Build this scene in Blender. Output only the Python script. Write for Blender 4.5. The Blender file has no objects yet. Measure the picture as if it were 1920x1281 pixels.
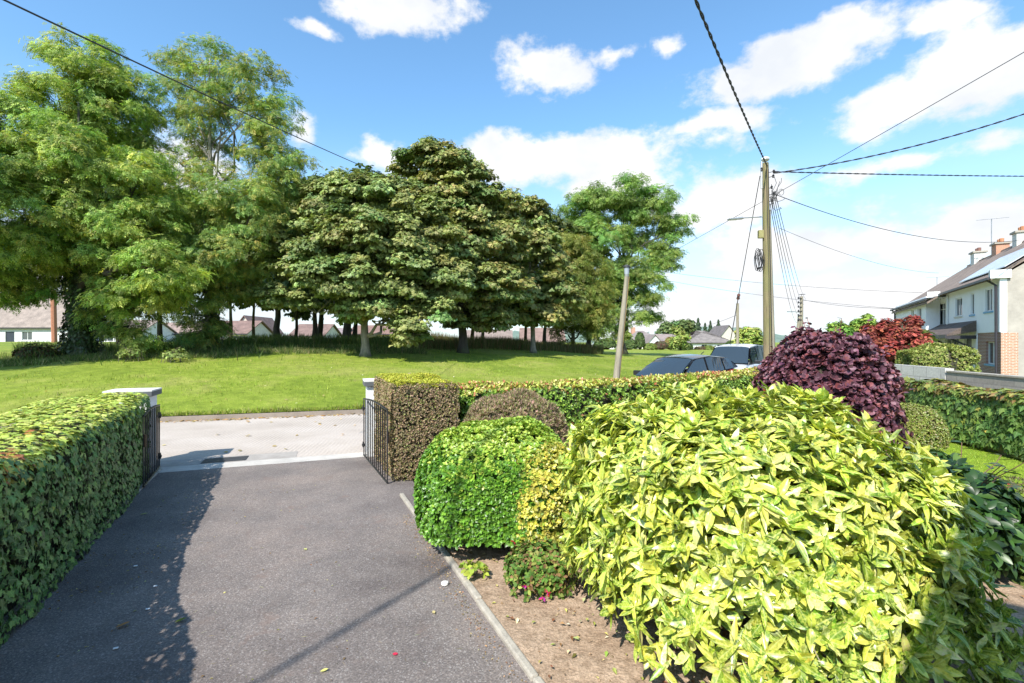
SUN_E=4.3; SKY_S=.15; EXPO=.85; CLOUD_V=4.0; SKY_TINT=(.80,1.05,1.10)
CLOUDS=[(745,10,130,60,1.1),(690,5,60,20,.9),(585,62,40,14,.55),(1010,130,110,48,.75),(1145,95,48,22,.72),(1235,90,25,20,.5),
 (1480,115,205,66,1.05),(1560,80,110,70,1.1),(1380,150,100,50,1),(1840,150,200,100,1.1),(1690,190,150,65,1),(1790,35,60,28,.55),
 (1050,305,270,58,1.1),(960,285,130,40,1.1),(1180,345,160,50,1),(1360,385,150,60,1),(1230,370,90,50,.7),(1850,420,150,60,1),(1700,300,220,20,.55),(1330,240,120,20,.5),
 (715,300,60,36,.6),(562,250,36,30,.7),(330,330,120,80,.7),(100,480,160,90,.8),(1500,470,260,60,.75),(1650,560,400,60,.85),(1270,600,300,60,.8)]
CARX, CARY, CARH = 4.75, 13.6, (-.80,-.60)
VANX, VANY, VANH = 9.6, 20.6, (-.62,-.78)
HX0, HX1, HXA, HY, HE0, HE1, HA = .18, 5.3, .93, -.75, 3.2, 2.3, 4.9
import bpy, bmesh, math, random
import numpy as np
rng = np.random.default_rng(11)
random.seed(5)
S = bpy.context.scene
COL = S.collection
F_PX, CX, CY, H = 907.0, 960.0, 640.5, 1.9
def W(u, Y, z=0.0): return np.array([(u-CX)/F_PX*Y, Y, z])
def zat(v, Y): return H-(v-CY)/F_PX*Y
def G(u, v):
    Y = H*F_PX/(v-CY); return np.array([(u-CX)/F_PX*Y, Y, 0.0])
D = np.array([-.416, .909, 0.]); P = np.array([.909, .416, 0.])
UP = np.array([0., 0., 1.])
def nz(a):
    a = np.asarray(a, float); return a/np.maximum(np.linalg.norm(a, axis=-1, keepdims=True), 1e-9)

# ---------------- objects ----------------
def tag(o, label=None, cat=None, group=None, kind=None):
    if label: o['label'] = label
    if cat: o['category'] = cat
    if group: o['group'] = group
    if kind: o['kind'] = kind
    return o
def thing(name, label, cat, loc=(0, 0, 0), group=None, rz=0.0):
    o = bpy.data.objects.new(name, None); COL.objects.link(o)
    o.location = tuple(float(a) for a in loc); o.rotation_euler = (0, 0, rz); o.empty_display_size = .3
    return tag(o, label, cat, group)
def origin_of(p):
    v = np.zeros(3)
    while p is not None:
        v = v+np.array(p.location); p = p.parent
    return v
def link(name, me, mat, parent=None):
    o = bpy.data.objects.new(name, me); COL.objects.link(o)
    if mat is not None: me.materials.append(mat)
    if parent is not None: o.parent = parent
    return o
def mesh_np(name, V, loops, lens, mat, parent=None, cols=None, luv=None, smooth=False, local=False, matidx=None, extra=None):
    V = np.asarray(V, float).reshape(-1, 3)
    if parent is not None and not local: V = V-origin_of(parent)
    me = bpy.data.meshes.new(name)
    me.vertices.add(len(V)); me.vertices.foreach_set('co', V.astype(np.float32).ravel())
    loops = np.asarray(loops, np.int32).ravel(); lens = np.asarray(lens, np.int32).ravel()
    me.loops.add(len(loops)); me.loops.foreach_set('vertex_index', loops)
    st = np.zeros(len(lens), np.int32); st[1:] = np.cumsum(lens)[:-1]
    me.polygons.add(len(lens)); me.polygons.foreach_set('loop_start', st); me.polygons.foreach_set('loop_total', lens)
    me.polygons.foreach_set('use_smooth', np.full(len(lens), bool(smooth)))
    me.update(calc_edges=True)
    if cols is not None:
        a = me.color_attributes.new('tint', 'FLOAT_COLOR', 'POINT')
        a.data.foreach_set('color', np.c_[cols, np.ones(len(cols))].astype(np.float32).ravel())
    if luv is not None:
        a = me.attributes.new('luv', 'FLOAT_VECTOR', 'POINT')
        a.data.foreach_set('vector', luv.astype(np.float32).ravel())
    o = link(name, me, mat, parent)
    return o
class MB:
    "collects shapes into one mesh"
    def __init__(s): s.v = []; s.f = []; s.n = 0
    def add(s, V, F):
        V = np.asarray(V, float).reshape(-1, 3); s.v.append(V)
        for f in F: s.f.append([i+s.n for i in f])
        s.n += len(V); return s
    def box(s, c, sz, ax=None):
        ax = np.eye(3) if ax is None else np.asarray(ax, float)
        c = np.asarray(c, float); h = np.asarray(sz, float)/2
        V = [c+ax[0]*h[0]*i+ax[1]*h[1]*j+ax[2]*h[2]*k for k in (-1, 1) for j in (-1, 1) for i in (-1, 1)]
        return s.add(V, [(0, 2, 3, 1), (4, 5, 7, 6), (0, 1, 5, 4), (2, 6, 7, 3), (0, 4, 6, 2), (1, 3, 7, 5)])
    def span(s, a, b, w, h, up=UP):
        "beam from a to b"
        a = np.asarray(a, float); b = np.asarray(b, float); d = nz(b-a); x = nz(np.cross(d, up)); z = np.cross(x, d)
        return s.box((a+b)/2, (w, np.linalg.norm(b-a), h), (x, d, z))
    def tube(s, pts, r, n=8, cap=True):
        pts = np.asarray(pts, float); m = len(pts); r = np.broadcast_to(np.asarray(r, float), (m,))
        t = np.gradient(pts, axis=0); t = nz(t)
        ref = np.array([1., 0, 0]) if abs(t[0][2]) > .8 else UP
        V = []
        for i in range(m):
            x = np.cross(t[i], ref)
            if np.linalg.norm(x) < 1e-3: x = np.cross(t[i], np.array([0., 1, 0]))
            x = nz(x); y = np.cross(x, t[i])
            a = np.arange(n)/n*2*math.pi
            V.append(pts[i]+r[i]*(np.cos(a)[:, None]*x+np.sin(a)[:, None]*y))
        F = [(i*n+j, i*n+(j+1) % n, (i+1)*n+(j+1) % n, (i+1)*n+j) for i in range(m-1) for j in range(n)]
        if cap: F += [tuple(range(n-1, -1, -1)), tuple(range((m-1)*n, m*n))]
        return s.add(np.concatenate(V), F)
    def prism(s, poly, vec):
        poly = np.asarray(poly, float); n = len(poly); V = np.r_[poly, poly+np.asarray(vec, float)]
        F = [tuple(range(n-1, -1, -1)), tuple(range(n, 2*n))]+[(i, (i+1) % n, n+(i+1) % n, n+i) for i in range(n)]
        return s.add(V, F)
    def lathe(s, c, prof, n=16, ax=None):
        ax = np.eye(3) if ax is None else np.asarray(ax, float)
        c = np.asarray(c, float); a = np.arange(n)/n*2*math.pi
        V = np.concatenate([c+r*(np.cos(a)[:, None]*ax[0]+np.sin(a)[:, None]*ax[1])+h*ax[2] for r, h in prof])
        m = len(prof)
        F = [(i*n+j, i*n+(j+1) % n, (i+1)*n+(j+1) % n, (i+1)*n+j) for i in range(m-1) for j in range(n)]
        F += [tuple(range(n-1, -1, -1)), tuple(range((m-1)*n, m*n))]
        return s.add(V, F)
    def build(s, name, mat, parent=None, smooth=False, local=False, bevel=0, fix=True):
        V = np.concatenate(s.v); loops = [i for f in s.f for i in f]; lens = [len(f) for f in s.f]
        o = mesh_np(name, V, loops, lens, mat, parent, smooth=smooth, local=local)
        if fix:
            bm = bmesh.new(); bm.from_mesh(o.data); bmesh.ops.recalc_face_normals(bm, faces=bm.faces)
            if smooth:
                for e in bm.edges:
                    if len(e.link_faces) == 2 and e.calc_face_angle(0) > .7: e.smooth = False
            bm.to_mesh(o.data); bm.free()
        if bevel:
            m = o.modifiers.new('bevel', 'BEVEL'); m.width = bevel; m.segments = 2; m.limit_method = 'ANGLE'
        return o

# ---------------- noise ----------------
_k = rng.normal(size=(24, 3)); _ph = rng.uniform(0, 6.28, 24)
def vnoise(p, f=1.0):
    p = np.asarray(p)*f; r = 0
    for i in range(8): r = r+np.sin(p@_k[i]*1.7+_ph[i])
    for i in range(8, 16): r = r+.5*np.sin(p@_k[i]*3.9+_ph[i])
    return r/5.0

# ---------------- materials ----------------
def newmat(name):
    m = bpy.data.materials.new(name); m.use_nodes = True; nt = m.node_tree
    return m, nt, nt.nodes['Principled BSDF'], nt.nodes['Material Output']
def N_(nt, t, **kw):
    n = nt.nodes.new(t)
    for k, v in kw.items():
        if k == 'op': n.operation = v
        elif k == 'inp':
            for a, b in v.items(): n.inputs[a].default_value = b
        else: setattr(n, k, v)
    return n
def ramp(nt, fac, stops, interp='LINEAR'):
    r = nt.nodes.new('ShaderNodeValToRGB'); r.color_ramp.interpolation = interp
    e = r.color_ramp.elements
    while len(e) < len(stops): e.new(.5)
    for i, (p, c) in enumerate(stops):
        e[i].position = p; e[i].color = (*c, 1) if len(c) == 3 else c
    if fac is not None: nt.links.new(fac, r.inputs[0])
    return r.outputs[0]
def noise(nt, scale, detail=4, rough=.55, vec=None, typ='ShaderNodeTexNoise'):
    n = nt.nodes.new(typ); n.inputs['Scale'].default_value = scale
    if 'Detail' in n.inputs: n.inputs['Detail'].default_value = detail
    if 'Roughness' in n.inputs: n.inputs['Roughness'].default_value = rough
    if vec is not None: nt.links.new(vec, n.inputs['Vector'])
    return n
def mix(nt, fac, a, b, typ='MIX'):
    m = nt.nodes.new('ShaderNodeMix'); m.data_type = 'RGBA'; m.blend_type = typ
    for s, v in ((0, fac), (6, a), (7, b)):
        if isinstance(v, (int, float)): m.inputs[s].default_value = v
        elif isinstance(v, tuple): m.inputs[s].default_value = (*v, 1) if len(v) == 3 else v
        else: nt.links.new(v, m.inputs[s])
    return m.outputs[2]
def bump(nt, bs, h, strength=.3, dist=.01):
    b = nt.nodes.new('ShaderNodeBump'); b.inputs['Strength'].default_value = strength; b.inputs['Distance'].default_value = dist
    nt.links.new(h, b.inputs['Height']); nt.links.new(b.outputs[0], bs.inputs['Normal'])
def objco(nt):
    return nt.nodes.new('ShaderNodeTexCoord').outputs['Object']
def plain(name, c, rough=.6, var=.25, sc=6., metal=0., bstr=.15, spec=.5, fine=60.):
    m, nt, b, o = newmat(name); co = objco(nt)
    n = noise(nt, sc, 5, .6, co); n2 = noise(nt, fine, 3, .6, co)
    lo = tuple(x*(1-var) for x in c); hi = tuple(min(1, x*(1+var)) for x in c)
    cc = ramp(nt, n.outputs[0], [(.3, lo), (.7, hi)])
    cc = mix(nt, .35*min(1, var*3), cc, ramp(nt, n2.outputs[0], [(.35, lo), (.65, hi)]))
    nt.links.new(cc, b.inputs['Base Color']); b.inputs['Roughness'].default_value = rough; b.inputs['Metallic'].default_value = metal
    b.inputs['Specular IOR Level'].default_value = spec
    if bstr: bump(nt, b, n2.outputs[0], bstr, .005)
    return m
def leafmat(name, rough=.45, trans=.3, spec=.5, spots=None, vein=None, hv=.0):
    m, nt, b, o = newmat(name)
    a = nt.nodes.new('ShaderNodeAttribute'); a.attribute_name = 'tint'; col = a.outputs['Color']
    l = nt.nodes.new('ShaderNodeAttribute'); l.attribute_name = 'luv'
    co = objco(nt)
    if spots:
        vo = noise(nt, spots[1], 2, .6, co); f = ramp(nt, vo.outputs[0], [(.47, (0, 0, 0)), (.56, (1, 1, 1))])
        col = mix(nt, f, col, mix(nt, .65, col, spots[0]))
        vo2 = noise(nt, spots[1]*.22, 3, .6, co); f2 = ramp(nt, vo2.outputs[0], [(.40, (1, 1, 1)), (.5, (0, 0, 0))])
        col = mix(nt, f2, col, mix(nt, 1., col, (.42, .55, .35), 'MULTIPLY'))
    if vein:
        sx = N_(nt, 'ShaderNodeSeparateXYZ'); nt.links.new(l.outputs['Vector'], sx.inputs[0])
        ab = N_(nt, 'ShaderNodeMath', op='ABSOLUTE'); nt.links.new(sx.outputs[0], ab.inputs[0])
        f = ramp(nt, ab.outputs[0], [(0, (1, 1, 1)), (.035, (0, 0, 0))])
        col = mix(nt, f, col, mix(nt, .45, col, vein))
    n = noise(nt, 9., 2, .5, co)
    col = mix(nt, .5, col, mix(nt, 1., col, ramp(nt, n.outputs[0], [(.3, (.6, .68, .6)), (.7, (1.25, 1.2, 1.1))]), 'MULTIPLY'))
    nt.links.new(col, b.inputs['Base Color']); b.inputs['Roughness'].default_value = rough
    b.inputs['Specular IOR Level'].default_value = spec
    if trans > 0:
        t = nt.nodes.new('ShaderNodeBsdfTranslucent'); nt.links.new(mix(nt, 1., col, (1.15, 1.2, .6), 'MULTIPLY'), t.inputs[0])
        ms = nt.nodes.new('ShaderNodeMixShader'); ms.inputs[0].default_value = trans
        nt.links.new(b.outputs[0], ms.inputs[1]); nt.links.new(t.outputs[0], ms.inputs[2]); nt.links.new(ms.outputs[0], o.inputs[0])
    return m

# ---------------- leaves ----------------
def T_ovate(n=4, w=.42, fold=.12, droop=.15, peak=.45):
    ys = np.linspace(0, 1, n+2)[1:-1]; V = [(0, 0, 0)]; F = []
    for y in ys:
        hw = w*.5*math.sin(math.pi*(y**(math.log(.5)/math.log(peak))))**.85
        z = -droop*y*y
        V += [(-hw, y, z+fold*hw*2), (0, y, z), (hw, y, z+fold*hw*2)]
    V.append((0, 1, -droop)); k = len(V)-1
    F += [(0, 2, 1), (0, 3, 2)]
    for i in range(n-1):
        a = 1+3*i; F += [(a, a+1, a+4, a+3), (a+1, a+2, a+5, a+4)]
    a = 1+3*(n-1); F += [(a, a+1, k), (a+1, a+2, k)]
    return np.array(V, float), F
def T_diamond(w=.5, fold=.15):
    return np.array([(0, 0, 0), (-w/2, .45, fold*w), (0, 1, -.08), (w/2, .45, fold*w)], float), [(0, 3, 2), (0, 2, 1)]
def T_ivy():
    o = [(0, 0), (-.42, -.05), (-.3, .25), (-.62, .42), (-.27, .55), (0, 1), (.27, .55), (.62, .42), (.3, .25), (.42, -.05)]
    V = [(0, .3, 0)]+[(x, y, -.12*(x*x+(y-.3)**2)*1.3) for x, y in o]
    n = len(o); F = [(0, 1+(i+1) % n, 1+i) for i in range(n)]
    return np.array(V, float), F
def T_round(n=7, w=.8):
    V = [(0, .5, -.05)]; 
    for i in range(n):
        a = 2*math.pi*i/n-math.pi/2; V.append((w/2*math.cos(a), .5+.5*math.sin(a), .06*math.cos(a)**2))
    return np.array(V, float), [(0, 1+i, 1+(i+1) % n) for i in range(n)]
def T_spray(k=7, seed=0, droop=.25, lw=.34, spread=1.0, ll=.42):
    "pinnate spray of pointed leaflets on a drooping stalk"
    r = np.random.default_rng(seed); V = []; F = []; n = 0
    for i in range(k):
        side = 0 if i == k-1 else (-1 if i % 2 else 1)
        y = .12+.72*(i//2)/max(1, (k-1)//2); a = side*(1.0*spread+r.uniform(-.2, .2))
        if side == 0: y = .72
        dx, dy = math.sin(a), math.cos(a); L = ll*r.uniform(.8, 1.15); z0 = -droop*y*y; tz = -r.uniform(0, .35)*L
        px, py = -dy, dx; hw = lw*L*.5
        V += [(0, y, z0), (dx*L*.45-px*hw, y+dy*L*.45-py*hw, z0+tz*.3+.03), (dx*L, y+dy*L, z0+tz), (dx*L*.45+px*hw, y+dy*L*.45+py*hw, z0+tz*.3+r.uniform(-.05, .05))]
        F += [(n, n+1, n+2, n+3)]; n += 4
    return np.array(V, float), F
def T_palm(k=5, seed=0, lw=.7):
    "short twig end with broad leaves facing up and outward"
    r = np.random.default_rng(seed); V = []; F = []; n = 0
    for i in range(k):
        a = (i-(k-1)/2)*.75+r.uniform(-.25, .25); y = r.uniform(.0, .45)
        dx, dy = math.sin(a), math.cos(a); L = r.uniform(.38, .6); px, py = -dy, dx; hw = lw*L*.5
        z0 = r.uniform(-.12, .12); tz = -r.uniform(.0, .3)*L
        V += [(0, y, z0), (dx*L*.25-px*hw, y+dy*L*.25-py*hw, z0+.02), (dx*L*.65-px*hw*.9, y+dy*L*.65-py*hw*.9, z0+tz*.4), (dx*L, y+dy*L, z0+tz),
              (dx*L*.65+px*hw*.9, y+dy*L*.65+py*hw*.9, z0+tz*.4), (dx*L*.25+px*hw, y+dy*L*.25+py*hw, z0+.02)]
        F += [(n, n+5, n+2, n+1), (n+2, n+5, n+4, n+3)]; n += 6
    return np.array(V, float), F
def scatter(T, pos, nrm, tip, sc):
    tv, tf = T; Z = nz(nrm); Y = nz(tip-(tip*Z).sum(-1, keepdims=True)*Z); X = np.cross(Y, Z)
    s = np.asarray(sc, float).reshape(-1, 1, 1)
    V = pos[:, None]+s*(tv[None, :, 0:1]*X[:, None]+tv[None, :, 1:2]*Y[:, None]+tv[None, :, 2:3]*Z[:, None])
    return V
def leaf_mesh(name, batches, mat, parent, smooth=True):
    "batches: list of (T,pos,nrm,tip,scale,cols)"
    Vs = []; Ls = []; Ns = []; Cs = []; Us = []; off = 0
    for T, pos, nrm, tip, sc, cols in batches:
        if len(pos) == 0: continue
        tv, tf = T; V = scatter(T, pos, nrm, tip, sc); n, k = V.shape[:2]
        lf = np.array([i for f in tf for i in f]); ll = np.array([len(f) for f in tf])
        Ls.append((lf[None]+(np.arange(n)*k)[:, None]+off).ravel()); Ns.append(np.tile(ll, n))
        Vs.append(V.reshape(-1, 3)); Cs.append(np.repeat(cols, k, 0)); Us.append(np.tile(tv, (n, 1))); off += n*k
    return mesh_np(name, np.concatenate(Vs), np.concatenate(Ls), np.concatenate(Ns), mat, parent, np.concatenate(Cs), np.concatenate(Us), smooth)
def rdir(n): return nz(rng.normal(size=(n, 3)))
def pick(pal, n, jit=.12, w=None):
    "palette of linear colours -> n jittered"
    pal = np.array(pal, float); w = None if w is None else np.array(w)/np.sum(w)
    c = pal[rng.choice(len(pal), n, p=w)]
    return np.clip(c*(1+rng.normal(size=(n, 1))*jit)*(1+rng.normal(size=(n, 3))*jit*.35), .003, .95)

# ---------------- camera, light, sky ----------------
cam = bpy.data.cameras.new('camera'); co = bpy.data.objects.new('camera', cam); COL.objects.link(co)
co.location = (0, 0, H); co.rotation_euler = (math.pi/2, 0, 0)
cam.sensor_width = 36; cam.lens = 36*F_PX/1920; cam.clip_start = .05; cam.clip_end = 6000; S.camera = co
LX, LY = .44, .898; ELEV = math.radians(45)
sd = np.array([-LX, -LY, 0]); sd = nz(sd); sunv = np.array([sd[0]*math.cos(ELEV), sd[1]*math.cos(ELEV), math.sin(ELEV)])
sl = bpy.data.lights.new('sun', 'SUN'); sl.energy = SUN_E; sl.angle = math.radians(.5); sl.color = (1., .95, .87)
so = bpy.data.objects.new('sun', sl); COL.objects.link(so)
from mathutils import Vector
so.rotation_euler = Vector(tuple(sunv)).to_track_quat('Z', 'Y').to_euler(); so.location = (0, 0, 30)
w = bpy.data.worlds.new('World'); S.world = w; w.use_nodes = True
def sky():
    nt = w.node_tree; bg = nt.nodes['Background']; bg.inputs[1].default_value = SKY_S
    sk = N_(nt, 'ShaderNodeTexSky'); sk.sky_type = 'NISHITA'; sk.sun_disc = False
    sk.sun_elevation = ELEV; sk.sun_rotation = math.atan2(sunv[0], sunv[1]) % (2*math.pi)
    sk.air_density = 1.0; sk.dust_density = .6; sk.ozone_density = 2.2
    tc = N_(nt, 'ShaderNodeTexCoord'); sx = N_(nt, 'ShaderNodeSeparateXYZ'); nt.links.new(tc.outputs['Generated'], sx.inputs[0])
    az = N_(nt, 'ShaderNodeMath', op='ARCTAN2'); nt.links.new(sx.outputs[0], az.inputs[0]); nt.links.new(sx.outputs[1], az.inputs[1])
    el = N_(nt, 'ShaderNodeMath', op='ARCSINE'); nt.links.new(sx.outputs[2], el.inputs[0])
    cb = N_(nt, 'ShaderNodeCombineXYZ'); nt.links.new(az.outputs[0], cb.inputs[0]); nt.links.new(el.outputs[0], cb.inputs[1])
    wn = noise(nt, 3.2, 5, .6, cb.outputs[0])
    ws = N_(nt, 'ShaderNodeVectorMath', op='MULTIPLY_ADD'); nt.links.new(wn.outputs['Color'], ws.inputs[0])
    ws.inputs[1].default_value = (.13, .10, 0); ws.inputs[2].default_value = (-.065, -.05, 0)
    wp = N_(nt, 'ShaderNodeVectorMath', op='ADD'); nt.links.new(cb.outputs[0], wp.inputs[0]); nt.links.new(ws.outputs[0], wp.inputs[1])
    blobs = CLOUDS; last = None
    for (u, v, ru, rv, k) in blobs:
        a = math.atan2(u-CX, F_PX); c = math.cos(a); e = math.atan2((CY-v)*c, F_PX)
        ra = ru/F_PX*c*c; re = rv/F_PX*c*math.cos(e)**2
        s1 = N_(nt, 'ShaderNodeVectorMath', op='SUBTRACT'); nt.links.new(wp.outputs[0], s1.inputs[0]); s1.inputs[1].default_value = (a, e, 0)
        s2 = N_(nt, 'ShaderNodeVectorMath', op='MULTIPLY'); nt.links.new(s1.outputs[0], s2.inputs[0]); s2.inputs[1].default_value = (1/ra, 1/re, 0)
        s3 = N_(nt, 'ShaderNodeVectorMath', op='LENGTH'); nt.links.new(s2.outputs[0], s3.inputs[0])
        s4 = N_(nt, 'ShaderNodeMath', op='MULTIPLY_ADD', inp={1: -k, 2: k}); nt.links.new(s3.outputs['Value'], s4.inputs[0])
        if last is None: last = s4
        else:
            mx = N_(nt, 'ShaderNodeMath', op='MAXIMUM'); nt.links.new(last.outputs[0], mx.inputs[0]); nt.links.new(s4.outputs[0], mx.inputs[1]); last = mx
    mp = N_(nt, 'ShaderNodeVectorMath', op='MULTIPLY'); nt.links.new(cb.outputs[0], mp.inputs[0]); mp.inputs[1].default_value = (1, 1.5, 1)
    fb = noise(nt, 7.5, 9, .62, mp.outputs[0])
    f1 = N_(nt, 'ShaderNodeMath', op='MULTIPLY_ADD', inp={1: 2.6, 2: -1.18}); nt.links.new(fb.outputs[0], f1.inputs[0])
    ad = N_(nt, 'ShaderNodeMath', op='ADD'); nt.links.new(f1.outputs[0], ad.inputs[0]); nt.links.new(last.outputs[0], ad.inputs[1])
    mr = N_(nt, 'ShaderNodeMapRange', interpolation_type='SMOOTHSTEP', inp={1: .0, 2: .55}); nt.links.new(ad.outputs[0], mr.inputs[0])
    # pale veil low over the horizon, cloud from about 12 degrees down
    vl = N_(nt, 'ShaderNodeMapRange', interpolation_type='SMOOTHSTEP', inp={1: .42, 2: .02, 3: 0, 4: .85}); nt.links.new(el.outputs[0], vl.inputs[0])
    vn = N_(nt, 'ShaderNodeMapRange', inp={1: .35, 2: .62, 3: .45, 4: 1.1}); nt.links.new(noise(nt, 2.3, 4, .5, mp.outputs[0]).outputs[0], vn.inputs[0])
    vm = N_(nt, 'ShaderNodeMath', op='MULTIPLY', use_clamp=True); nt.links.new(vl.outputs[0], vm.inputs[0]); nt.links.new(vn.outputs[0], vm.inputs[1])
    shd = noise(nt, 5., 5, .55, mp.outputs[0])
    k = CLOUD_V
    cc = ramp(nt, shd.outputs[0], [(.32, (.82*k, .86*k, .92*k)), (.58, (k*1.03, k*1.03, k*1.04))])
    base = mix(nt, vm.outputs[0], mix(nt, 1., sk.outputs[0], SKY_TINT, 'MULTIPLY'), (.88*k, .93*k, 1.0*k))
    fin = mix(nt, mr.outputs[0], base, cc)
    nt.links.new(fin, bg.inputs[0])
sky()
# ================= terrain =================
NEAR = np.array([(-60, -13.6), (-30, -2.1), (-2.45, 8.0), (-.6, 8.7), (2, 10.1), (6.3, 12.9), (9.6, 15.4), (13, 20.2), (20, 32), (35, 58), (60, 101), (120, 204)], float)
# far kerb as y = k(x)
_kx = np.array([-400, -60, -30, -8.4, -3.9, 0, 3, 6, 9, 12, 18, 30, 56, 120, 900.]); 
_ky = np.array([-110, -4, 5.1, 11.4, 12.7, 14.3, 16.1, 18.8, 22.4, 26.8, 36.8, 57.5, 102, 212, 1550.])
def kerb_y(x): return np.interp(x, _kx, _ky)
def sst(a, b, x):
    t = np.clip((x-a)/(b-a), 0, 1); return t*t*(3-2*t)
def gz(x, y):
    "height of the green beyond the road"
    x = np.asarray(x, float); y = np.asarray(y, float)
    s = np.maximum(0, y-kerb_y(x))
    A = .12+2.22*sst(22, -13, x)*(1-.28*sst(45, 72, y))
    A = A*(1-.30*sst(-13, -22, x)*(1-sst(45, 72, y)))*(1-.9*sst(140, 300, y))
    z = .11+A*(1-np.exp(-s/13.))+.03*np.sin(x*.9+y*.5)*np.clip(s/8, 0, 1)
    return z
grassC = (.16, .27, .03)
def grassmat(name, c1, c2, c3, sc=.5, bs=.6):
    m, nt, b, o = newmat(name); co = objco(nt)
    n1 = noise(nt, sc, 5, .65, co); n2 = noise(nt, sc*9, 5, .7, co); n3 = noise(nt, 45, 3, .7, co)
    c = ramp(nt, n1.outputs[0], [(.38, tuple(x*.8 for x in c1)), (.5, c2), (.62, c3)])
    c = mix(nt, .55, c, ramp(nt, n2.outputs[0], [(.32, tuple(x*.55 for x in c1)), (.6, c2), (.75, c3)]))
    c = mix(nt, .8, c, mix(nt, 1., c, ramp(nt, n3.outputs[0], [(.32, (.45, .5, .4)), (.66, (1.3, 1.25, 1.2))]), 'MULTIPLY'))
    nt.links.new(c, b.inputs['Base Color']); b.inputs['Roughness'].default_value = .8; b.inputs['Specular IOR Level'].default_value = .15
    bump(nt, b, n3.outputs[0], bs, .05); return m
M_grass = grassmat('meadow grass', (.17, .25, .03), (.26, .33, .045), (.40, .38, .12), .35)
M_lawn = grassmat('garden lawn', (.20, .32, .03), (.28, .40, .04), (.34, .42, .06), .6)
M_base = grassmat('rough grass', (.10, .15, .03), (.14, .19, .04), (.2, .2, .07), .2)
# ground to the horizon
g = np.sinh(np.linspace(-7.2, 7.2, 90))*2.6
X, Y = np.meshgrid(g, g); n = len(g)
def gridfaces(a, b): 
    i, j = np.meshgrid(np.arange(a-1), np.arange(b-1), indexing='ij'); q = i*b+j
    return np.stack([q, q+1, q+b+1, q+b], -1).reshape(-1, 4)
def gridmesh(name, V, a, b, mat, parent=None, smooth=True):
    f = gridfaces(a, b)[:, ::-1]
    return mesh_np(name, V, f.ravel(), np.full(len(f), 4), mat, parent, smooth=smooth)
V = np.c_[X.ravel(), Y.ravel(), np.full(n*n, -.03)]
o = gridmesh('ground', V, n, n, M_base); tag(o, kind='structure')
o.data.flip_normals() if o.data.polygons[0].normal.z < 0 else None
# green
xs = np.r_[-700, -400, -250, -160, -110, np.arange(-80, 60, .7), 62, 70, 80, 95, 120, 160, 230, 330, 500, 900]
ss = np.r_[np.arange(0, 6, .35), np.arange(6, 40, .8), np.arange(40, 110, 3), 120, 150, 200, 280, 400, 700, 1400]
XX, SS = np.meshgrid(xs, ss, indexing='ij'); YY = kerb_y(XX)+.1+SS; ZZ = gz(XX, YY)
ZZ = ZZ+.025*vnoise(np.stack([XX, YY, 0*XX], -1), 1.1)*np.clip(SS/1.5, 0, 1)
o = gridmesh('grass_field', np.stack([XX, YY, ZZ], -1).reshape(-1, 3), len(xs), len(ss), M_grass); tag(o, kind='structure')
if o.data.polygons[0].normal.z < 0: o.data.flip_normals()
# road
m, nt, b, ou = newmat('worn concrete road'); cw = objco(nt)
n1 = noise(nt, .7, 6, .6, cw); n2 = noise(nt, 28, 4, .7, cw); 
c = ramp(nt, n1.outputs[0], [(.3, (.38, .325, .275)), (.5, (.45, .39, .335)), (.72, (.52, .46, .405))])
c = mix(nt, .6, c, mix(nt, 1., c, ramp(nt, n2.outputs[0], [(.3, (.7, .7, .7)), (.65, (1.12, 1.1, 1.1))]), 'MULTIPLY'))
mp = N_(nt, 'ShaderNodeMapping'); mp.inputs['Rotation'].default_value = (0, 0, math.radians(-8)); nt.links.new(cw, mp.inputs[0])
wv = N_(nt, 'ShaderNodeTexWave'); wv.inputs['Scale'].default_value = 4.2; wv.inputs['Distortion'].default_value = 1.2; wv.inputs['Detail'].default_value = 2; wv.inputs['Detail Scale'].default_value = .6
nt.links.new(mp.outputs[0], wv.inputs[0])
pm = ramp(nt, noise(nt, .55, 2, .5, cw).outputs[0], [(.45, (0, 0, 0)), (.56, (1, 1, 1))])
c = mix(nt, pm, c, mix(nt, .35, c, mix(nt, 1., c, ramp(nt, wv.outputs[0], [(.2, (.62, .62, .62)), (.7, (1.15, 1.15, 1.15))]), 'MULTIPLY')))
nt.links.new(c, b.inputs['Base Color']); b.inputs['Roughness'].default_value = .85; bump(nt, b, wv.outputs[0], .25, .01)
M_road = m
def ribbon(name, A, B, mat, kind='structure', z=0., per=None):
    "sheet between two polylines given as equal length arrays"
    V = np.concatenate([np.c_[A, np.full(len(A), z)], np.c_[B, np.full(len(B), z)]]); k = len(A)
    F = [(i, i+1, k+i+1, k+i) for i in range(k-1)]
    o = mesh_np(name, V, np.array(F).ravel(), [4]*len(F), mat)
    if o.data.polygons[0].normal.z < 0: o.data.flip_normals()
    if kind: o['kind'] = kind
    return o
kx = np.r_[-60, -30, np.arange(-20, 20, .85), 22, 26, 30, 40, 56, 80, 120]
KA = np.c_[kx, kerb_y(kx)+.06]
# matching near points: perpendicular foot on NEAR by arclength
def resample(Pl, m):
    d = np.r_[0, np.cumsum(np.linalg.norm(np.diff(Pl, axis=0), axis=1))]; t = np.linspace(0, d[-1], m)
    return np.c_[np.interp(t, d, Pl[:, 0]), np.interp(t, d, Pl[:, 1])]
ribbon('road', resample(NEAR, 60), resample(KA, 60), M_road, z=0.0)
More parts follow.
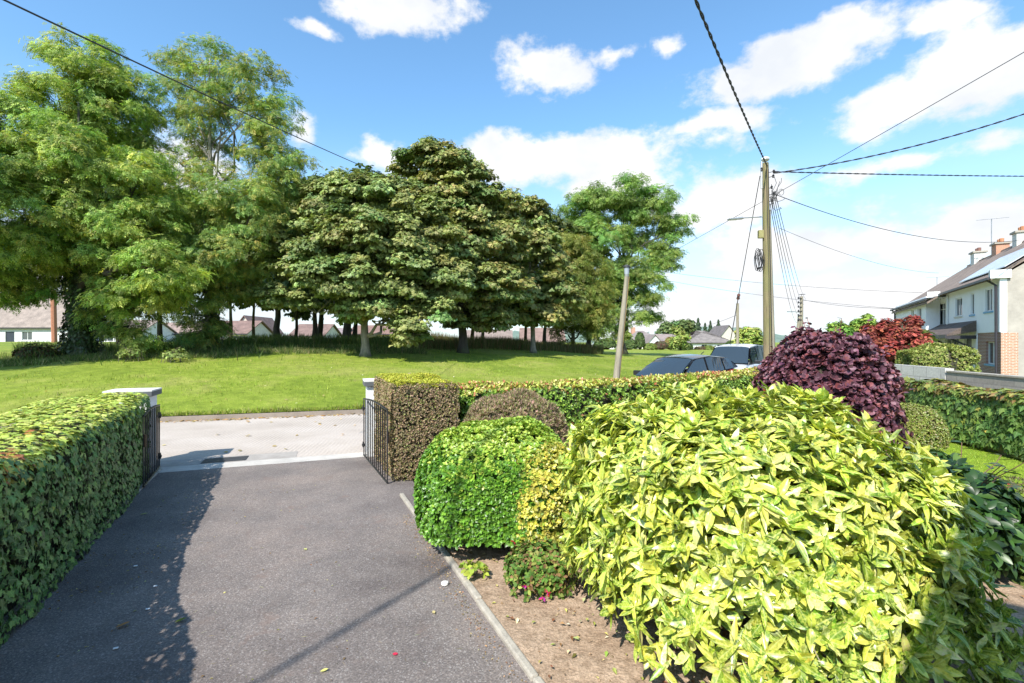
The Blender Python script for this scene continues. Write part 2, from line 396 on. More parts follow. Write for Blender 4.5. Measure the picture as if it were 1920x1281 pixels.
# far kerb: stones in one run
M_kerb = plain('kerb concrete', (.25, .205, .165), .85, .3, 3., bstr=.5)
kb = MB()
for i in range(len(kx)-1):
    a = np.array([kx[i], kerb_y(kx[i])]); b_ = np.array([kx[i+1], kerb_y(kx[i+1])])
    d = nz(b_-a); pr = np.array([-d[1], d[0]])
    q = [a, b_, b_+pr*.14, a+pr*.14]
    t = 0
    kb.prism([(x, y, -.02) for x, y in q], (0, 0, .125+t))
o = kb.build('kerb', M_kerb); tag(o, kind='structure')
# apron strip of pale concrete at the gate, and a metal-lidded patch
M_apron = plain('pale concrete strip', (.47, .44, .40), .8, .22, 4, bstr=.4)
Rr = nz(np.array([2.72, .99, 0])); Rn = np.array([-Rr[1], Rr[0], 0])
a0 = np.array([-2.35, 8.02, 0]);
def strip(name, t0, t1, n0, n1, z, mat, kind='structure', seg=1):
    pts = []
    A = np.array([(a0+Rr*t+Rn*n0)[:2] for t in np.linspace(t0, t1, seg+1)]); B = np.array([(a0+Rr*t+Rn*n1)[:2] for t in np.linspace(t0, t1, seg+1)])
    return ribbon(name, A, B, mat, kind, z)
strip('path', -7, .6, -.04, .30, .006, M_apron)
M_patch = plain('grey concrete patch', (.33, .30, .27), .85, .2, 5, bstr=.4)
strip('pavement', -3.6, -1.15, .305, .78, .004, M_patch)
M_iron = plain('cast iron lid', (.05, .05, .055), .55, .3, 40, bstr=.6)
ml = MB(); ml.box(a0+Rr*-2.2+Rn*.52+np.array([0, 0, .006]), (.62, .3, .012), (Rr, Rn, UP)); o = ml.build('manhole_cover', M_iron)
tag(o, 'dark rectangular iron cover set in the grey concrete patch just outside the gateway', 'manhole cover')
# driveway
m, nt, b, ou = newmat('asphalt'); cw = objco(nt)
v1 = N_(nt, 'ShaderNodeTexVoronoi'); v1.inputs['Scale'].default_value = 130; nt.links.new(cw, v1.inputs[0])
n1 = noise(nt, 1.1, 5, .6, cw); n2 = noise(nt, 85, 3, .75, cw); n3 = noise(nt, 6, 5, .6, cw)
c = ramp(nt, n1.outputs[0], [(.3, (.158, .136, .126)), (.7, (.205, .176, .160))])
c = mix(nt, .9, c, mix(nt, 1., c, ramp(nt, n2.outputs[0], [(.30, (.5, .5, .51)), (.5, (.92, .92, .92)), (.72, (1.7, 1.66, 1.62))]), 'MULTIPLY'))
sc_ = N_(nt, 'ShaderNodeSeparateColor'); nt.links.new(v1.outputs['Color'], sc_.inputs[0])
c = mix(nt, ramp(nt, sc_.outputs[0], [(.90, (0, 0, 0)), (.93, (.45, .45, .45))]), c, (.42, .39, .37))
c = mix(nt, ramp(nt, n3.outputs[0], [(.55, (0, 0, 0)), (.75, (.35, .35, .35))]), c, (.15, .105, .085))
n4 = noise(nt, .55, 4, .6, cw); c = mix(nt, .75, c, mix(nt, 1., c, ramp(nt, n4.outputs[0], [(.34, (.60, .58, .60)), (.5, (1, 1, 1)), (.66, (1.25, 1.19, 1.14))]), 'MULTIPLY'))
n5 = noise(nt, 2.6, 6, .7, cw); c = mix(nt, ramp(nt, n5.outputs[0], [(.60, (0, 0, 0)), (.68, (.5, .5, .5))]), c, (.20, .14, .115))
nt.links.new(c, b.inputs['Base Color']); b.inputs['Roughness'].default_value = .78; b.inputs['Specular IOR Level'].default_value = .35
bump(nt, b, n2.outputs[0], .8, .006); M_asph = m
def PD(p, d): return P*p+D*d
# right edge line p=1.215; left edge p=-1.69 (D coordinate increases to the gate)
eR, eL = 1.215, -1.95
gl = np.array([a0+Rr*-3.3, a0+Rr*.35])
A = np.array([PD(eL, -6)[:2], gl[0][:2]]); B = np.array([PD(eR, -6)[:2], gl[1][:2]])
ribbon('driveway', resample(A, 12), resample(B, 12), M_asph, z=.004)
# concrete edging along the drive
M_edge = plain('weathered edging', (.36, .325, .27), .85, .3, 12, bstr=.5)
k = MB(); d0 = -3.0; 
while d0 < 5.35:
    L = .9; j = rng.normal(0, .004)
    k.box(PD(eR+.03+j, d0+L/2)+UP*(.012), (.052, L-.012, .05+rng.normal(0, .004)), (P, D, UP)); d0 += L
o = k.build('kerb', M_edge, bevel=.012); tag(o, kind='structure')
# left side edging under the ivy
k = MB(); d0 = -3.0
while d0 < 8.0:
    k.box(PD(-1.76, d0+.45)+UP*-.003, (.05, .89, .05), (P, D, UP)); d0 += .9
o = k.build('kerb', M_edge, bevel=.01); tag(o, kind='structure')
# soil bed
m, nt, b, ou = newmat('dry soil'); cw = objco(nt)
n1 = noise(nt, 1.6, 5, .6, cw); n2 = noise(nt, 60, 5, .75, cw); n3 = noise(nt, 14, 5, .7, cw)
c = ramp(nt, n1.outputs[0], [(.3, (.33, .235, .16)), (.7, (.46, .345, .25))])
c = mix(nt, .8, c, mix(nt, 1., c, ramp(nt, n2.outputs[0], [(.28, (.35, .33, .3)), (.5, (.95, .95, .95)), (.7, (1.45, 1.4, 1.4))]), 'MULTIPLY'))
c = mix(nt, .6, c, mix(nt, 1., c, ramp(nt, n3.outputs[0], [(.34, (.5, .45, .4)), (.6, (1.1, 1.1, 1.1))]), 'MULTIPLY'))
nt.links.new(c, b.inputs['Base Color']); b.inputs['Roughness'].default_value = .95; b.inputs['Specular IOR Level'].default_value = .1
bump(nt, b, n3.outputs[0], .8, .03); M_soil = m
def soilsheet(name, poly, z, mat, step=.09, amp=.02, kind='structure'):
    poly = np.array(poly, float); x0, y0 = poly.min(0); x1, y1 = poly.max(0)
    gx = np.arange(x0, x1+step, step); gy = np.arange(y0, y1+step, step)
    bm = bmesh.new(); A_, B_ = np.meshgrid(gx, gy, indexing='ij'); zz = z+amp*np.clip(vnoise(np.stack([A_, B_, 0*A_], -1), 3.0), -1.5, 1.5)*.5
    inside = np.zeros(A_.shape, bool); j = len(poly)-1
    for i in range(len(poly)):
        xi, yi = poly[i]; xj, yj = poly[j]
        with np.errstate(divide='ignore', invalid='ignore'):
            c_ = ((yi > B_) != (yj > B_)) & (A_ < (xj-xi)*(B_-yi)/((yj-yi) if yj != yi else 1e-9)+xi)
        inside ^= c_; j = i
    f = gridfaces(len(gx), len(gy)); keep = inside.ravel()[f].all(1); f = f[keep][:, ::-1]
    o = mesh_np(name, np.stack([A_, B_, zz], -1).reshape(-1, 3), f.ravel(), np.full(len(f), 4), mat, smooth=True)
    if len(f) and o.data.polygons[0].normal.z < 0: o.data.flip_normals()
    o['kind'] = kind; return o
bed = [PD(1.235, -1)[:2], PD(1.235, 5.3)[:2], (-.6, 8.2), (3.0, 10.6), (7.6, 13.4), (8.8, 9.6), (6.3, 8.4), (5.6, 6.6), (4.2, 4.9), (3.9, 3.6), (4.6, 2.3), (6, .5), (6, -1)]
soilsheet('soil', bed, .018, M_soil, step=.034)
lawn = [(6.0, 8.6), (8.6, 9.9), (8.2, 7.0), (7.7, 3.5), (7.4, 1.2), (5.9, 2.0), (4.9, 2.9), (4.05, 3.75), (4.5, 5.0), (5.7, 6.6)]
soilsheet('lawn', lawn, .035, M_lawn, step=.12, amp=.008)

# ---- grass blades (turf on the green, longer tufts under the trees, garden lawn) ----
M_blade = leafmat('grass blades', .6, .35, .25)
BL = (np.array([(-.035, 0, 0), (.035, 0, 0), (.02, .6, .06), (-.02, .6, .06), (0, 1, .22)], float), [(0, 1, 2, 3), (3, 2, 4)])
BLT = (np.array([(-.1, 0, 0), (.1, 0, 0), (0, 1, .15)], float), [(0, 1, 2)])
def blades(name, xy, z, h, pal, T=BLT, w=None, lean=.5, kind='stuff', parent=None, mat=None):
    n = len(xy); pos = np.c_[xy, np.broadcast_to(z, n)]; tip = nz(np.c_[rng.normal(0, lean, (n, 2)), np.ones(n)]); nrm = rdir(n)*np.array([1, 1, .25]); nrm[:, 2] += .1
    cl_ = pick(pal, n, .16, w); nn_ = vnoise(pos*np.array([1, 1, 0]), .75)+.6*vnoise(pos*np.array([1, 1, 0]), 2.3)
    cl_ = np.clip(cl_*(1+.16*nn_)[:, None]*np.array([1, 1, 1])+np.clip(nn_-.9, 0, 1)[:, None]*np.array([.10, .02, .03]), .004, .9)
    o = leaf_mesh(name, [(T, pos, nrm, tip, h, cl_)], mat or M_blade, parent, False)
    if kind: o['kind'] = kind
    return o
GP = [(.22, .31, .035), (.29, .37, .045), (.38, .41, .09), (.16, .24, .03), (.45, .40, .17)]
n = 75000; x = rng.uniform(-15, 16, n); s = .12+rng.exponential(6., n); y = kerb_y(x)+.1+s; 
ok = (np.abs(x/np.maximum(y, 1)) < 1.1) & (y < 40)
# clumpier, patchy cover
pn = vnoise(np.c_[x, y, 0*x], .8); ok &= (rng.uniform(size=n) < .55+.4*pn)
x, y, s = x[ok], y[ok], s[ok]
blades('grass', np.c_[x, y], gz(x, y)-.01, rng.uniform(.03, .085, len(x))*(1+s*.03)*(1+.25*vnoise(np.c_[x, y, 0*x], 2.1)), GP, w=[4, 5, 2, 2, 1])
n = 16000; x = rng.uniform(-13, 6, n); y = kerb_y(x)+.1+np.abs(rng.normal(0, .09, n)); blades('grass', np.c_[x, y], gz(x, y)-.01, rng.uniform(.04, .13, n)*(1+.4*vnoise(np.c_[x, y, 0*x], 3.)), GP+[(.36, .32, .14)], w=[4, 4, 2, 3, 2, 2])
n = 150; x = rng.uniform(-14, 10, n); y = kerb_y(x)+.3+rng.exponential(5, n); leaf_mesh('litter', [(T_ovate(2, .6, .1, .1, .5), np.c_[x, y, gz(x, y)+.06], nz(UP+.4*rdir(n)), nz(rdir(n)*np.array([1, 1, .1])), rng.uniform(.05, .10, n), pick([(.5, .38, .18), (.65, .62, .45), (.42, .28, .12)], n))], M_blade, None)['kind'] = 'stuff'
n = 34000; q = rng.uniform(size=(n, 2)); x = 4+q[:, 0]*4.6; y = 1+q[:, 1]*9
lp = np.array(lawn); ins = np.zeros(n, bool); j = len(lp)-1
for i in range(len(lp)):
    ins ^= ((lp[i, 1] > y) != (lp[j, 1] > y)) & (x < (lp[j, 0]-lp[i, 0])*(y-lp[i, 1])/(lp[j, 1]-lp[i, 1]+1e-9)+lp[i, 0]); j = i
x, y = x[ins], y[ins]
blades('grass', np.c_[x, y], .03, rng.uniform(.025, .05, len(x)), [(.28, .42, .04), (.34, .46, .05), (.22, .34, .03), (.38, .44, .1)])
# long rough grass along the front of the tree belt, straw coloured in places; its ungrazed green is darkened further for tree shade
def band(n, u0, u1, vf, dv, Yf):
    u = rng.uniform(u0, u1, n); Yc = Yf(u)+rng.normal(0, 1, n)*dv; x = (u-CX)/F_PX*Yc; return x, Yc
RG = [(.11, .16, .04), (.16, .22, .06), (.38, .32, .16), (.44, .38, .22), (.07, .12, .03)]
x, y = band(60000, 0, 800, 0, 1.7, lambda u: np.interp(u, [0, 200, 420, 600, 800], [18.3, 19, 20.8, 23.0, 24.8]))
cl = vnoise(np.c_[x, y, 0*x], .9); kk = (cl > -.35) & (y > np.interp(CX+x/y*F_PX, [0, 200, 420, 600, 800], [18.3, 19, 20.8, 23.0, 24.8])-1.4+.7*cl); x, y = x[kk], y[kk]
blades('grass', np.c_[x, y], gz(x, y)-.02, rng.uniform(.07, .26, len(x)), RG, BL, w=[4, 3, 1.4, 1.0, 3])
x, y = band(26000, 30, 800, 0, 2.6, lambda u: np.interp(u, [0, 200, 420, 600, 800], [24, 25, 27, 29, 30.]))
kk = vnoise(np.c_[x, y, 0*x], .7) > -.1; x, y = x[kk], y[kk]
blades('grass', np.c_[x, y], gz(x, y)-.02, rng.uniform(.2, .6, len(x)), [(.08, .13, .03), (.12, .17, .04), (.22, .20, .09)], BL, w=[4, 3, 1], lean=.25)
# tall brown-green weeds with seed heads at the right of the belt
x, y = band(30000, 770, 1130, 0, 1.5, lambda u: np.interp(u, [770, 900, 1130], [29, 33, 42]))
blades('weeds', np.c_[x, y], gz(x, y)-.02, rng.uniform(.25, .8, len(x))*(1+.35*vnoise(np.c_[x, y, 0*x], 1.1)), [(.11, .14, .04), (.17, .17, .06), (.22, .13, .07), (.28, .19, .10), (.09, .12, .03)],
       (BL[0]*np.array([.6, 1, 1]), BL[1]), w=[4, 3, 2, 2, 2], lean=.22)
# ================= trees =================
def barkmat(name, c):
    m, nt, b, o = newmat(name); cw = objco(nt)
    mp = N_(nt, 'ShaderNodeMapping'); mp.inputs['Scale'].default_value = (1, 1, .22); nt.links.new(cw, mp.inputs[0])
    n1 = noise(nt, 9, 6, .65, mp.outputs[0]); n2 = noise(nt, 1.5, 3, .6, cw)
    cc = ramp(nt, n1.outputs[0], [(.3, tuple(x*.45 for x in c)), (.55, c), (.75, tuple(x*1.4 for x in c))])
    cc = mix(nt, ramp(nt, n2.outputs[0], [(.45, (0, 0, 0)), (.6, (.6, .6, .6))]), cc, (.10, .12, .05))
    nt.links.new(cc, b.inputs['Base Color']); b.inputs['Roughness'].default_value = .9; bump(nt, b, n1.outputs[0], .9, .04); return m
M_barkD = barkmat('dark bark', (.075, .06, .045)); M_barkL = barkmat('pale bark', (.27, .24, .19)); M_twig = barkmat('twigs', (.17, .13, .09))
M_ash = leafmat('ash leaves', .5, .42, .35); M_syc = leafmat('sycamore leaves', .5, .3, .4); M_far = leafmat('distant leaves', .6, .25, .2)
SPR = [T_spray(7, i, .3, .36, 1.0, .40) for i in range(4)]
PAL = [T_palm(6, i) for i in range(4)]
FARS = [T_palm(5, i, 1.0) for i in range(3)]
def ellipsoid_pts(n, c, r, shell=(.75, 1.05), low=-.9):
    d = rdir(int(n*1.8)+4); d = d[d[:, 2] > low][:n]; q = rng.uniform(shell[0], shell[1], len(d))[:, None]
    return c+d*q*r, nz(d/np.array(r))
def curve(a, b, sag=.2, m=6, wob=.12):
    t = np.linspace(0, 1, m)[:, None]; a = np.asarray(a); b = np.asarray(b); L = np.linalg.norm(b-a)
    h = (b-a)*np.array([1, 1, 0]); p = a+(b-a)*t; p = p+UP*(np.sin(t*math.pi)*sag*L*.25)-h*(np.sin(t*math.pi)*.14)
    w_ = rng.normal(0, wob*L*.12, (m, 3)); w_[0] = 0; w_[-1] = 0
    return p+w_
def tree(name, label, u, Y, tr, blobs, style, pal, dens=1.0, bark=None, group=None, clump=None, weights=None, forks=None, size=1., tw=True, leafs=None, cat='tree', base=None, lean=0., ztop=None, mat=None):
    """blobs: (u, v, dY, ru, rv[, density]) measured on the photograph, turned into real crown masses at their depth"""
    if base is None:
        x = (u-CX)/F_PX*Y; b = np.array([x, Y, float(gz(x, Y))-.06])
    else: b = np.array(base, float)
    t = thing(name, label, cat, b, group)
    B = []
    for q in blobs:
        yy = Y+q[2]; c = W(q[0], yy, zat(q[1], yy)); rx = q[3]/F_PX*yy; rz = q[4]/F_PX*yy
        B.append((c, np.array([rx, .5*(rx+rz)*.95, rz]), q[5] if len(q) > 5 else 1.))
    topc = max(B, key=lambda q: q[0][2]); mid = np.mean([q[0] for q in B], 0)
    # trunk
    tb = MB(); zt = ztop if ztop else topc[0][2]-.35*topc[1][2]; m = 12
    tt = np.linspace(0, 1, m); cx = np.array([mid[0]*.5+topc[0][0]*.5, mid[1], 0])
    path = np.array([b*(1-s**1.7)+np.array([cx[0], cx[1], 0])*(s**1.7) for s in tt]); path[:, 2] = b[2]+(zt-b[2])*tt
    path[1:, :2] += rng.normal(0, .05*tr*3, (m-1, 2))
    rad = tr*(1-.93*tt**.8); rad[0] = tr*1.45; 
    tb.tube(np.r_[[path[0]], [path[0]*.6+path[1]*.4], path[1:]], np.r_[rad[0], tr*1.05, rad[1:]], 10)
    tips = []; nb = forks or 5
    for c, r, dn in B:
        # limb leaves the trunk below the mass
        zl = b[2]+max(.14*(zt-b[2]), (c[2]-r[2]*.9-b[2])*.72); zl = min(zl, zt-.5)
        k = (zl-b[2])/(zt-b[2]); a = np.array([np.interp(k, tt, path[:, i]) for i in range(3)]); r0 = np.interp(k, tt, rad)
        lp_ = curve(a, c, .35, 8, .5); tb.tube(lp_, np.linspace(r0*.55, max(.018, r0*.14), 8), 7)
        for j in range(nb):
            e, _ = ellipsoid_pts(1, c, r, (.6, .9)); s_ = lp_[rng.integers(3, 8)]
            q = curve(s_, e[0], .2, 5, .6); tb.tube(q, np.linspace(max(.02, r0*.16), .008, 5), 5, cap=False)
    tb.build('trunk', bark or M_barkD, t, smooth=True, fix=False)
    # foliage
    bat = []; cs = clump or .75
    for c, r, dn in B:
        area = 4*math.pi*((r[0]*r[1])**1.6/3+(r[0]*r[2])**1.6/3+(r[1]*r[2])**1.6/3)**(1/1.6)
        nc = max(4, int(area/(cs*cs)*.62*dn**.5)); ni = max(1, int(nc*.22))
        cc, cn = ellipsoid_pts(nc, c, r, (.66, 1.12), -.85); cc = cc+cn/np.linalg.norm(cn, axis=1, keepdims=True)*(.10*r.mean()*vnoise(cc, .9))[:, None]
        ci, cni = ellipsoid_pts(ni, c, r, (.3, .7)); cc = np.r_[cc, ci]; cn = np.r_[cn, cni]
        sz = rng.uniform(.55, 1.15, len(cc))*cs*.62; br = 1+rng.normal(0, .13, len(cc))
        hue = rng.normal(0, 1, len(cc))
        ls = (leafs or .34)
        per = int((60 if style == 'far' else 74)*dens*dn*(cs/.75)**2*(.34/ls)**2)
        idx = np.repeat(np.arange(len(cc)), np.maximum(2, (per*(sz/(cs*.6))**2).astype(int))); k = len(idx)
        d = rdir(k)
        if style == 'ash':
            d[:, 2] = np.where(d[:, 2] < -.4, -d[:, 2], d[:, 2]); off = d*np.array([1.1, 1.1, .85])*sz[idx, None]*np.where(rng.uniform(size=(k, 1)) < .14, rng.uniform(.9, 1.6, (k, 1)), rng.uniform(.4, 1.15, (k, 1)))
            pos = cc[idx]+off; nr = nz(.45*UP+.55*d+.35*cn[idx]+.6*rdir(k)); tp = nz(.9*d*np.array([1, 1, .5])+.45*cn[idx]-.3*UP+.5*rdir(k)); T = SPR
        elif style == 'syc':
            d[:, 2] = np.abs(d[:, 2]); off = d*np.array([1.1, 1.1, .75])*sz[idx, None]*np.where(rng.uniform(size=(k, 1)) < .22, rng.uniform(.9, 1.6, (k, 1)), rng.uniform(.5, 1.12, (k, 1))); off[:, 2] -= .12*((off[:, 0]**2+off[:, 1]**2)/sz[idx])
            pos = cc[idx]+off; nr = nz(.5*UP+.6*d+.35*cn[idx]+.55*rdir(k)); tp = nz(d*np.array([1, 1, .3])+.4*cn[idx]-.35*UP+.5*rdir(k)); T = PAL
        else:
            off = d*sz[idx, None]*rng.uniform(.5, 1.1, (k, 1)); pos = cc[idx]+off; nr = nz(.6*UP+.6*d+.4*rdir(k)); tp = nz(rdir(k)+.3*d); T = FARS
        col = pick(pal, k, .15, weights)*br[idx, None]; col[:, 0] *= 1+.10*hue[idx]; col *= 1.22
        s = ls*rng.uniform(.7, 1.25, k)*size; ch = rng.integers(0, len(T), k)
        for i, T_ in enumerate(T):
            q = ch == i; bat.append((T_, pos[q], nr[q], tp[q], s[q], np.clip(col[q], .004, .9)))
    leaf_mesh('crown', bat, mat or {'ash': M_ash, 'syc': M_syc, 'far': M_far}[style], t, False)
    return t
pA = [(.18, .265, .06), (.265, .36, .08), (.34, .43, .10), (.14, .21, .05), (.44, .49, .13)]
pA2 = [(.17, .25, .07), (.22, .31, .085), (.14, .21, .06), (.30, .36, .10), (.40, .38, .10)]
pS = [(.20, .245, .08), (.26, .30, .105), (.16, .20, .06), (.30, .33, .12), (.23, .27, .09)]
pS2 = [(.20, .24, .075), (.25, .28, .09), (.27, .28, .09), (.16, .20, .06), (.28, .26, .10)]
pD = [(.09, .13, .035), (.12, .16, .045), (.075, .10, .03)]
TG = 'trees of the belt on the green'
ashL = dict(style='ash', pal=pA, leafs=.235, clump=.66)
tree('ash_tree', 'dense light green ash tree cut off by the left edge of the picture', -90, 18.5, .30,
     [(20, 235, 0, 70, 62), (-60, 300, 0, 110, 100), (55, 330, -1, 75, 70), (10, 430, -1.5, 100, 80), (-50, 520, 0, 100, 70), (45, 520, .5, 60, 45, .7)], dens=1.05, group=TG, **ashL)
tree('ash_tree', 'unseen ash tree added outside the left edge to shade the green', -480, 13.2, .3, [(-470, 330, 0, 190, 130), (-400, 200, 0, 180, 150), (-480, 60, 0, 190, 140), (-350, 400, 0, 120, 70)], style='ash', pal=pA, leafs=.4, clump=.9, dens=.9, group=TG)  # unseen tree, added to shade the ground before the big ash
tree('ash_tree', 'big ash tree with thick ivy-covered trunk and tall rounded top, left of the gateway', 152, 20.0, .42,
     [(165, 128, 1., 66, 58), (135, 210, .5, 82, 70), (210, 225, 1., 58, 72), (150, 310, -1.5, 110, 75), (245, 370, -1, 85, 80), (110, 400, -2, 95, 75), (255, 450, -1.2, 75, 75),
      (170, 480, -1, 110, 65), (300, 510, -2.2, 62, 52), (70, 480, 0, 70, 50, .7), (265, 560, -1, 75, 55), (215, 600, 0, 45, 45, .8), (265, 640, -1, 26, 34)], dens=1.1, group=TG, forks=6, ztop=zat(205, 20.), **ashL)
tree('ash_tree', 'tall airy ash tree with thin see-through top and visible pale inner branches', 398, 22.5, .26,
     [(335, 130, .5, 38, 34, .5), (400, 112, .5, 62, 36, .5), (465, 160, 0, 66, 50, .65), (350, 190, 0, 75, 55, .65), (510, 240, 0, 50, 55, .7), (430, 240, 0, 90, 60, .55), (330, 300, .5, 60, 50, .5),
      (520, 330, 0, 55, 55, .8), (390, 370, -.5, 85, 60, .6), (470, 400, -1, 75, 62), (350, 450, -1.5, 75, 60), (430, 480, -2, 62, 55), (350, 555, -1.5, 62, 48), (375, 620, -1.5, 36, 40), (450, 540, 0, 50, 45)],
     style='ash', pal=pA2, leafs=.23, clump=.62, dens=1.05, bark=M_barkL, group=TG, forks=8, ztop=zat(120, 22.5))
# ivy on the trunk of the big ash
def ivy_tube(name, a, b_, r, n, pal, parent, s=.11, mat=None):
    t = rng.uniform(0, 1, n)[:, None]; an = rng.uniform(0, 6.28, n); nn = np.c_[np.cos(an), np.sin(an), np.zeros(n)]
    rr = r*(1+.25*np.sin(t[:, 0]*9+an*2)+rng.normal(0, .08, n)); pos = a+(b_-a)*t+nn*rr[:, None]
    return leaf_mesh(name, [(T_ivy(), pos, nz(nn+.35*UP+.4*rdir(n)), nz(-UP+.5*rdir(n)), s*rng.uniform(.7, 1.2, n), pick(pal, n))], mat or M_ivy, parent, True)
M_ivy = leafmat('ivy leaves', .42, .12, .5, vein=(.5, .6, .3))
ash2 = bpy.data.objects['ash_tree.002']; bb = np.array(ash2.location)
ivy_tube('ivy', bb+UP*.1, bb+UP*5.2, .55, 5200, [(.035, .07, .02), (.05, .09, .025), (.03, .05, .015)], ash2)
b3 = np.array(bpy.data.objects['ash_tree.003'].location); ivy_tube('ivy', b3+UP*.1, b3+UP*4.0, .33, 2200, [(.04, .08, .02), (.06, .10, .03)], bpy.data.objects['ash_tree.003'])
sy = dict(style='syc', leafs=.19, clump=.66, pal=pS)
tree('sycamore_tree', 'broad sycamore with layered grey-green foliage over a pale straight trunk, centre of the belt', 685, 22.0, .21,
     [(640, 385, .5, 80, 50), (720, 395, .5, 85, 55), (580, 430, 0, 62, 48), (790, 440, 0, 65, 55), (690, 455, -1.2, 105, 58), (560, 500, -.5, 62, 45), (640, 525, -1.8, 85, 42), (750, 520, -1.2, 85, 48),
      (835, 530, 0, 55, 48), (540, 560, 0, 48, 30), (690, 575, -1, 60, 28), (775, 615, -1.6, 30, 36), (815, 585, -1, 36, 30)], dens=1.25, bark=M_barkL, group=TG, forks=7, **sy)
tree('sycamore_tree', 'tall brown-tinged tree right of the pale-trunked sycamore, highest point of the middle of the belt', 868, 26.5, .27,
     [(805, 318, 1, 58, 40), (860, 340, .5, 62, 48), (835, 385, .5, 80, 52), (905, 395, 0, 58, 48), (880, 455, -1, 80, 55), (940, 460, 0, 48, 50), (840, 500, 0, 60, 55), (915, 535, -1.2, 72, 42), (870, 585, 0, 62, 34), (930, 600, -.5, 45, 22)],
     style='syc', leafs=.205, clump=.70, pal=pS2, dens=1.2, group=TG, forks=6)
tree('sycamore_tree', 'smaller brownish sycamore with spiky top and slender pale trunk beside the weeds', 1000, 31.0, .19,
     [(985, 415, .5, 42, 34), (960, 470, 0, 50, 48), (1015, 475, 0, 48, 45), (985, 540, -1, 72, 45), (1050, 545, 0, 42, 42), (940, 575, 0, 45, 32), (1010, 590, -.5, 62, 28)],
     style='syc', leafs=.29, clump=.75, pal=pS2, dens=1.15, bark=M_barkL, group=TG)
tree('lime_tree', 'yellowish green bushy tree with foliage nearly to the ground, left of the domed ash', 1075, 39.0, .2,
     [(1075, 480, 0, 42, 42), (1050, 530, 0, 42, 48), (1105, 530, 0, 42, 50), (1075, 585, -1, 52, 42), (1110, 610, 0, 32, 32), (1050, 620, 0, 26, 26)],
     style='ash', leafs=.42, clump=1.0, pal=[(.20, .23, .05), (.15, .19, .04), (.26, .26, .07)], dens=1.0, group=TG)
tree('ash_tree', 'large light green domed tree standing apart at the right end of the belt', 1168, 50.0, .42,
     [(1165, 378, 0, 66, 34), (1100, 395, 1, 46, 34), (1225, 392, 0, 52, 34), (1270, 430, 0, 30, 30), (1130, 440, -1, 62, 34, .7), (1205, 445, 0, 52, 32, .7), (1245, 485, 0, 34, 30), (1185, 500, -1, 42, 28, .7), (1215, 545, -1, 34, 26), (1110, 510, 0, 42, 40), (1215, 590, 0, 24, 18), (1150, 565, 0, 44, 40), (1135, 610, 0, 38, 26), (1165, 520, 0, 40, 36), (1105, 560, 0, 36, 40)],
     style='ash', leafs=.48, clump=1.15, pal=[(.21, .30, .08), (.28, .38, .10), (.17, .25, .07)], dens=1.25, group=TG)
# darker trees behind the front row
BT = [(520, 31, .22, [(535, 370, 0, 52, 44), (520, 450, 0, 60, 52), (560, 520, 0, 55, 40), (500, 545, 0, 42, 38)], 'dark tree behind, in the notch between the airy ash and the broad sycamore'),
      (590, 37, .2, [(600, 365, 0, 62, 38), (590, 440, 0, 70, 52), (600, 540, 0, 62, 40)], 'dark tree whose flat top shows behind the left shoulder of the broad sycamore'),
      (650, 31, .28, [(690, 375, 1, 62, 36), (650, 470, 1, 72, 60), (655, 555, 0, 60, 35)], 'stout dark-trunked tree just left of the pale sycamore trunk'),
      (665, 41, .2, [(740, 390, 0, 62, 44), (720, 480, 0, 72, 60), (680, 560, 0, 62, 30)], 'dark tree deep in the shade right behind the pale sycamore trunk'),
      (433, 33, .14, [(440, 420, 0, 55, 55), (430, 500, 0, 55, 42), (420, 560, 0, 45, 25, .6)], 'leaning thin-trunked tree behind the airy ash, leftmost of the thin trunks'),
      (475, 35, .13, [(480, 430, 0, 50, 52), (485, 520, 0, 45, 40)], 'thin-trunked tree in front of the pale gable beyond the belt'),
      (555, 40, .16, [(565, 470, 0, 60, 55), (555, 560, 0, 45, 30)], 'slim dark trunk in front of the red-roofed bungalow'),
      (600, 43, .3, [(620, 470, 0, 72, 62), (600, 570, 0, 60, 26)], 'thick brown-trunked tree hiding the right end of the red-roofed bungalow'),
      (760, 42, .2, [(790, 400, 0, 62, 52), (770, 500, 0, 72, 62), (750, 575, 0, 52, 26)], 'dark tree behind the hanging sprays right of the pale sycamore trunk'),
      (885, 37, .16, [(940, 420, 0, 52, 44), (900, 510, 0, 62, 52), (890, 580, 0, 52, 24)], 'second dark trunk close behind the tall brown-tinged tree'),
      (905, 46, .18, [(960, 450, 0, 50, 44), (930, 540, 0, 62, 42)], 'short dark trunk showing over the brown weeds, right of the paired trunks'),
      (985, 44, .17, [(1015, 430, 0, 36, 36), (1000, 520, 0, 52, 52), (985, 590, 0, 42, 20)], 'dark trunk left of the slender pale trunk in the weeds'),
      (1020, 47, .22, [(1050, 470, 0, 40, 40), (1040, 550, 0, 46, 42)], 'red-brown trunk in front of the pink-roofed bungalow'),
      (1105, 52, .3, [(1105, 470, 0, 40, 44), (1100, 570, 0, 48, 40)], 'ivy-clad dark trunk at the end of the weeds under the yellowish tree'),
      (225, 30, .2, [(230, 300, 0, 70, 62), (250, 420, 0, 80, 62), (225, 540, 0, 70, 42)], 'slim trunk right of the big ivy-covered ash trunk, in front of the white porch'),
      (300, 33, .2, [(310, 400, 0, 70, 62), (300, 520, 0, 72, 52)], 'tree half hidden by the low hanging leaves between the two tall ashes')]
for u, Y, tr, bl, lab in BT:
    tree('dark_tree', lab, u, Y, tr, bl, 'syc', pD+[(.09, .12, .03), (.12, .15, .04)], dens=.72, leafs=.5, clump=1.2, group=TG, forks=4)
for o in list(bpy.data.objects):
    pass

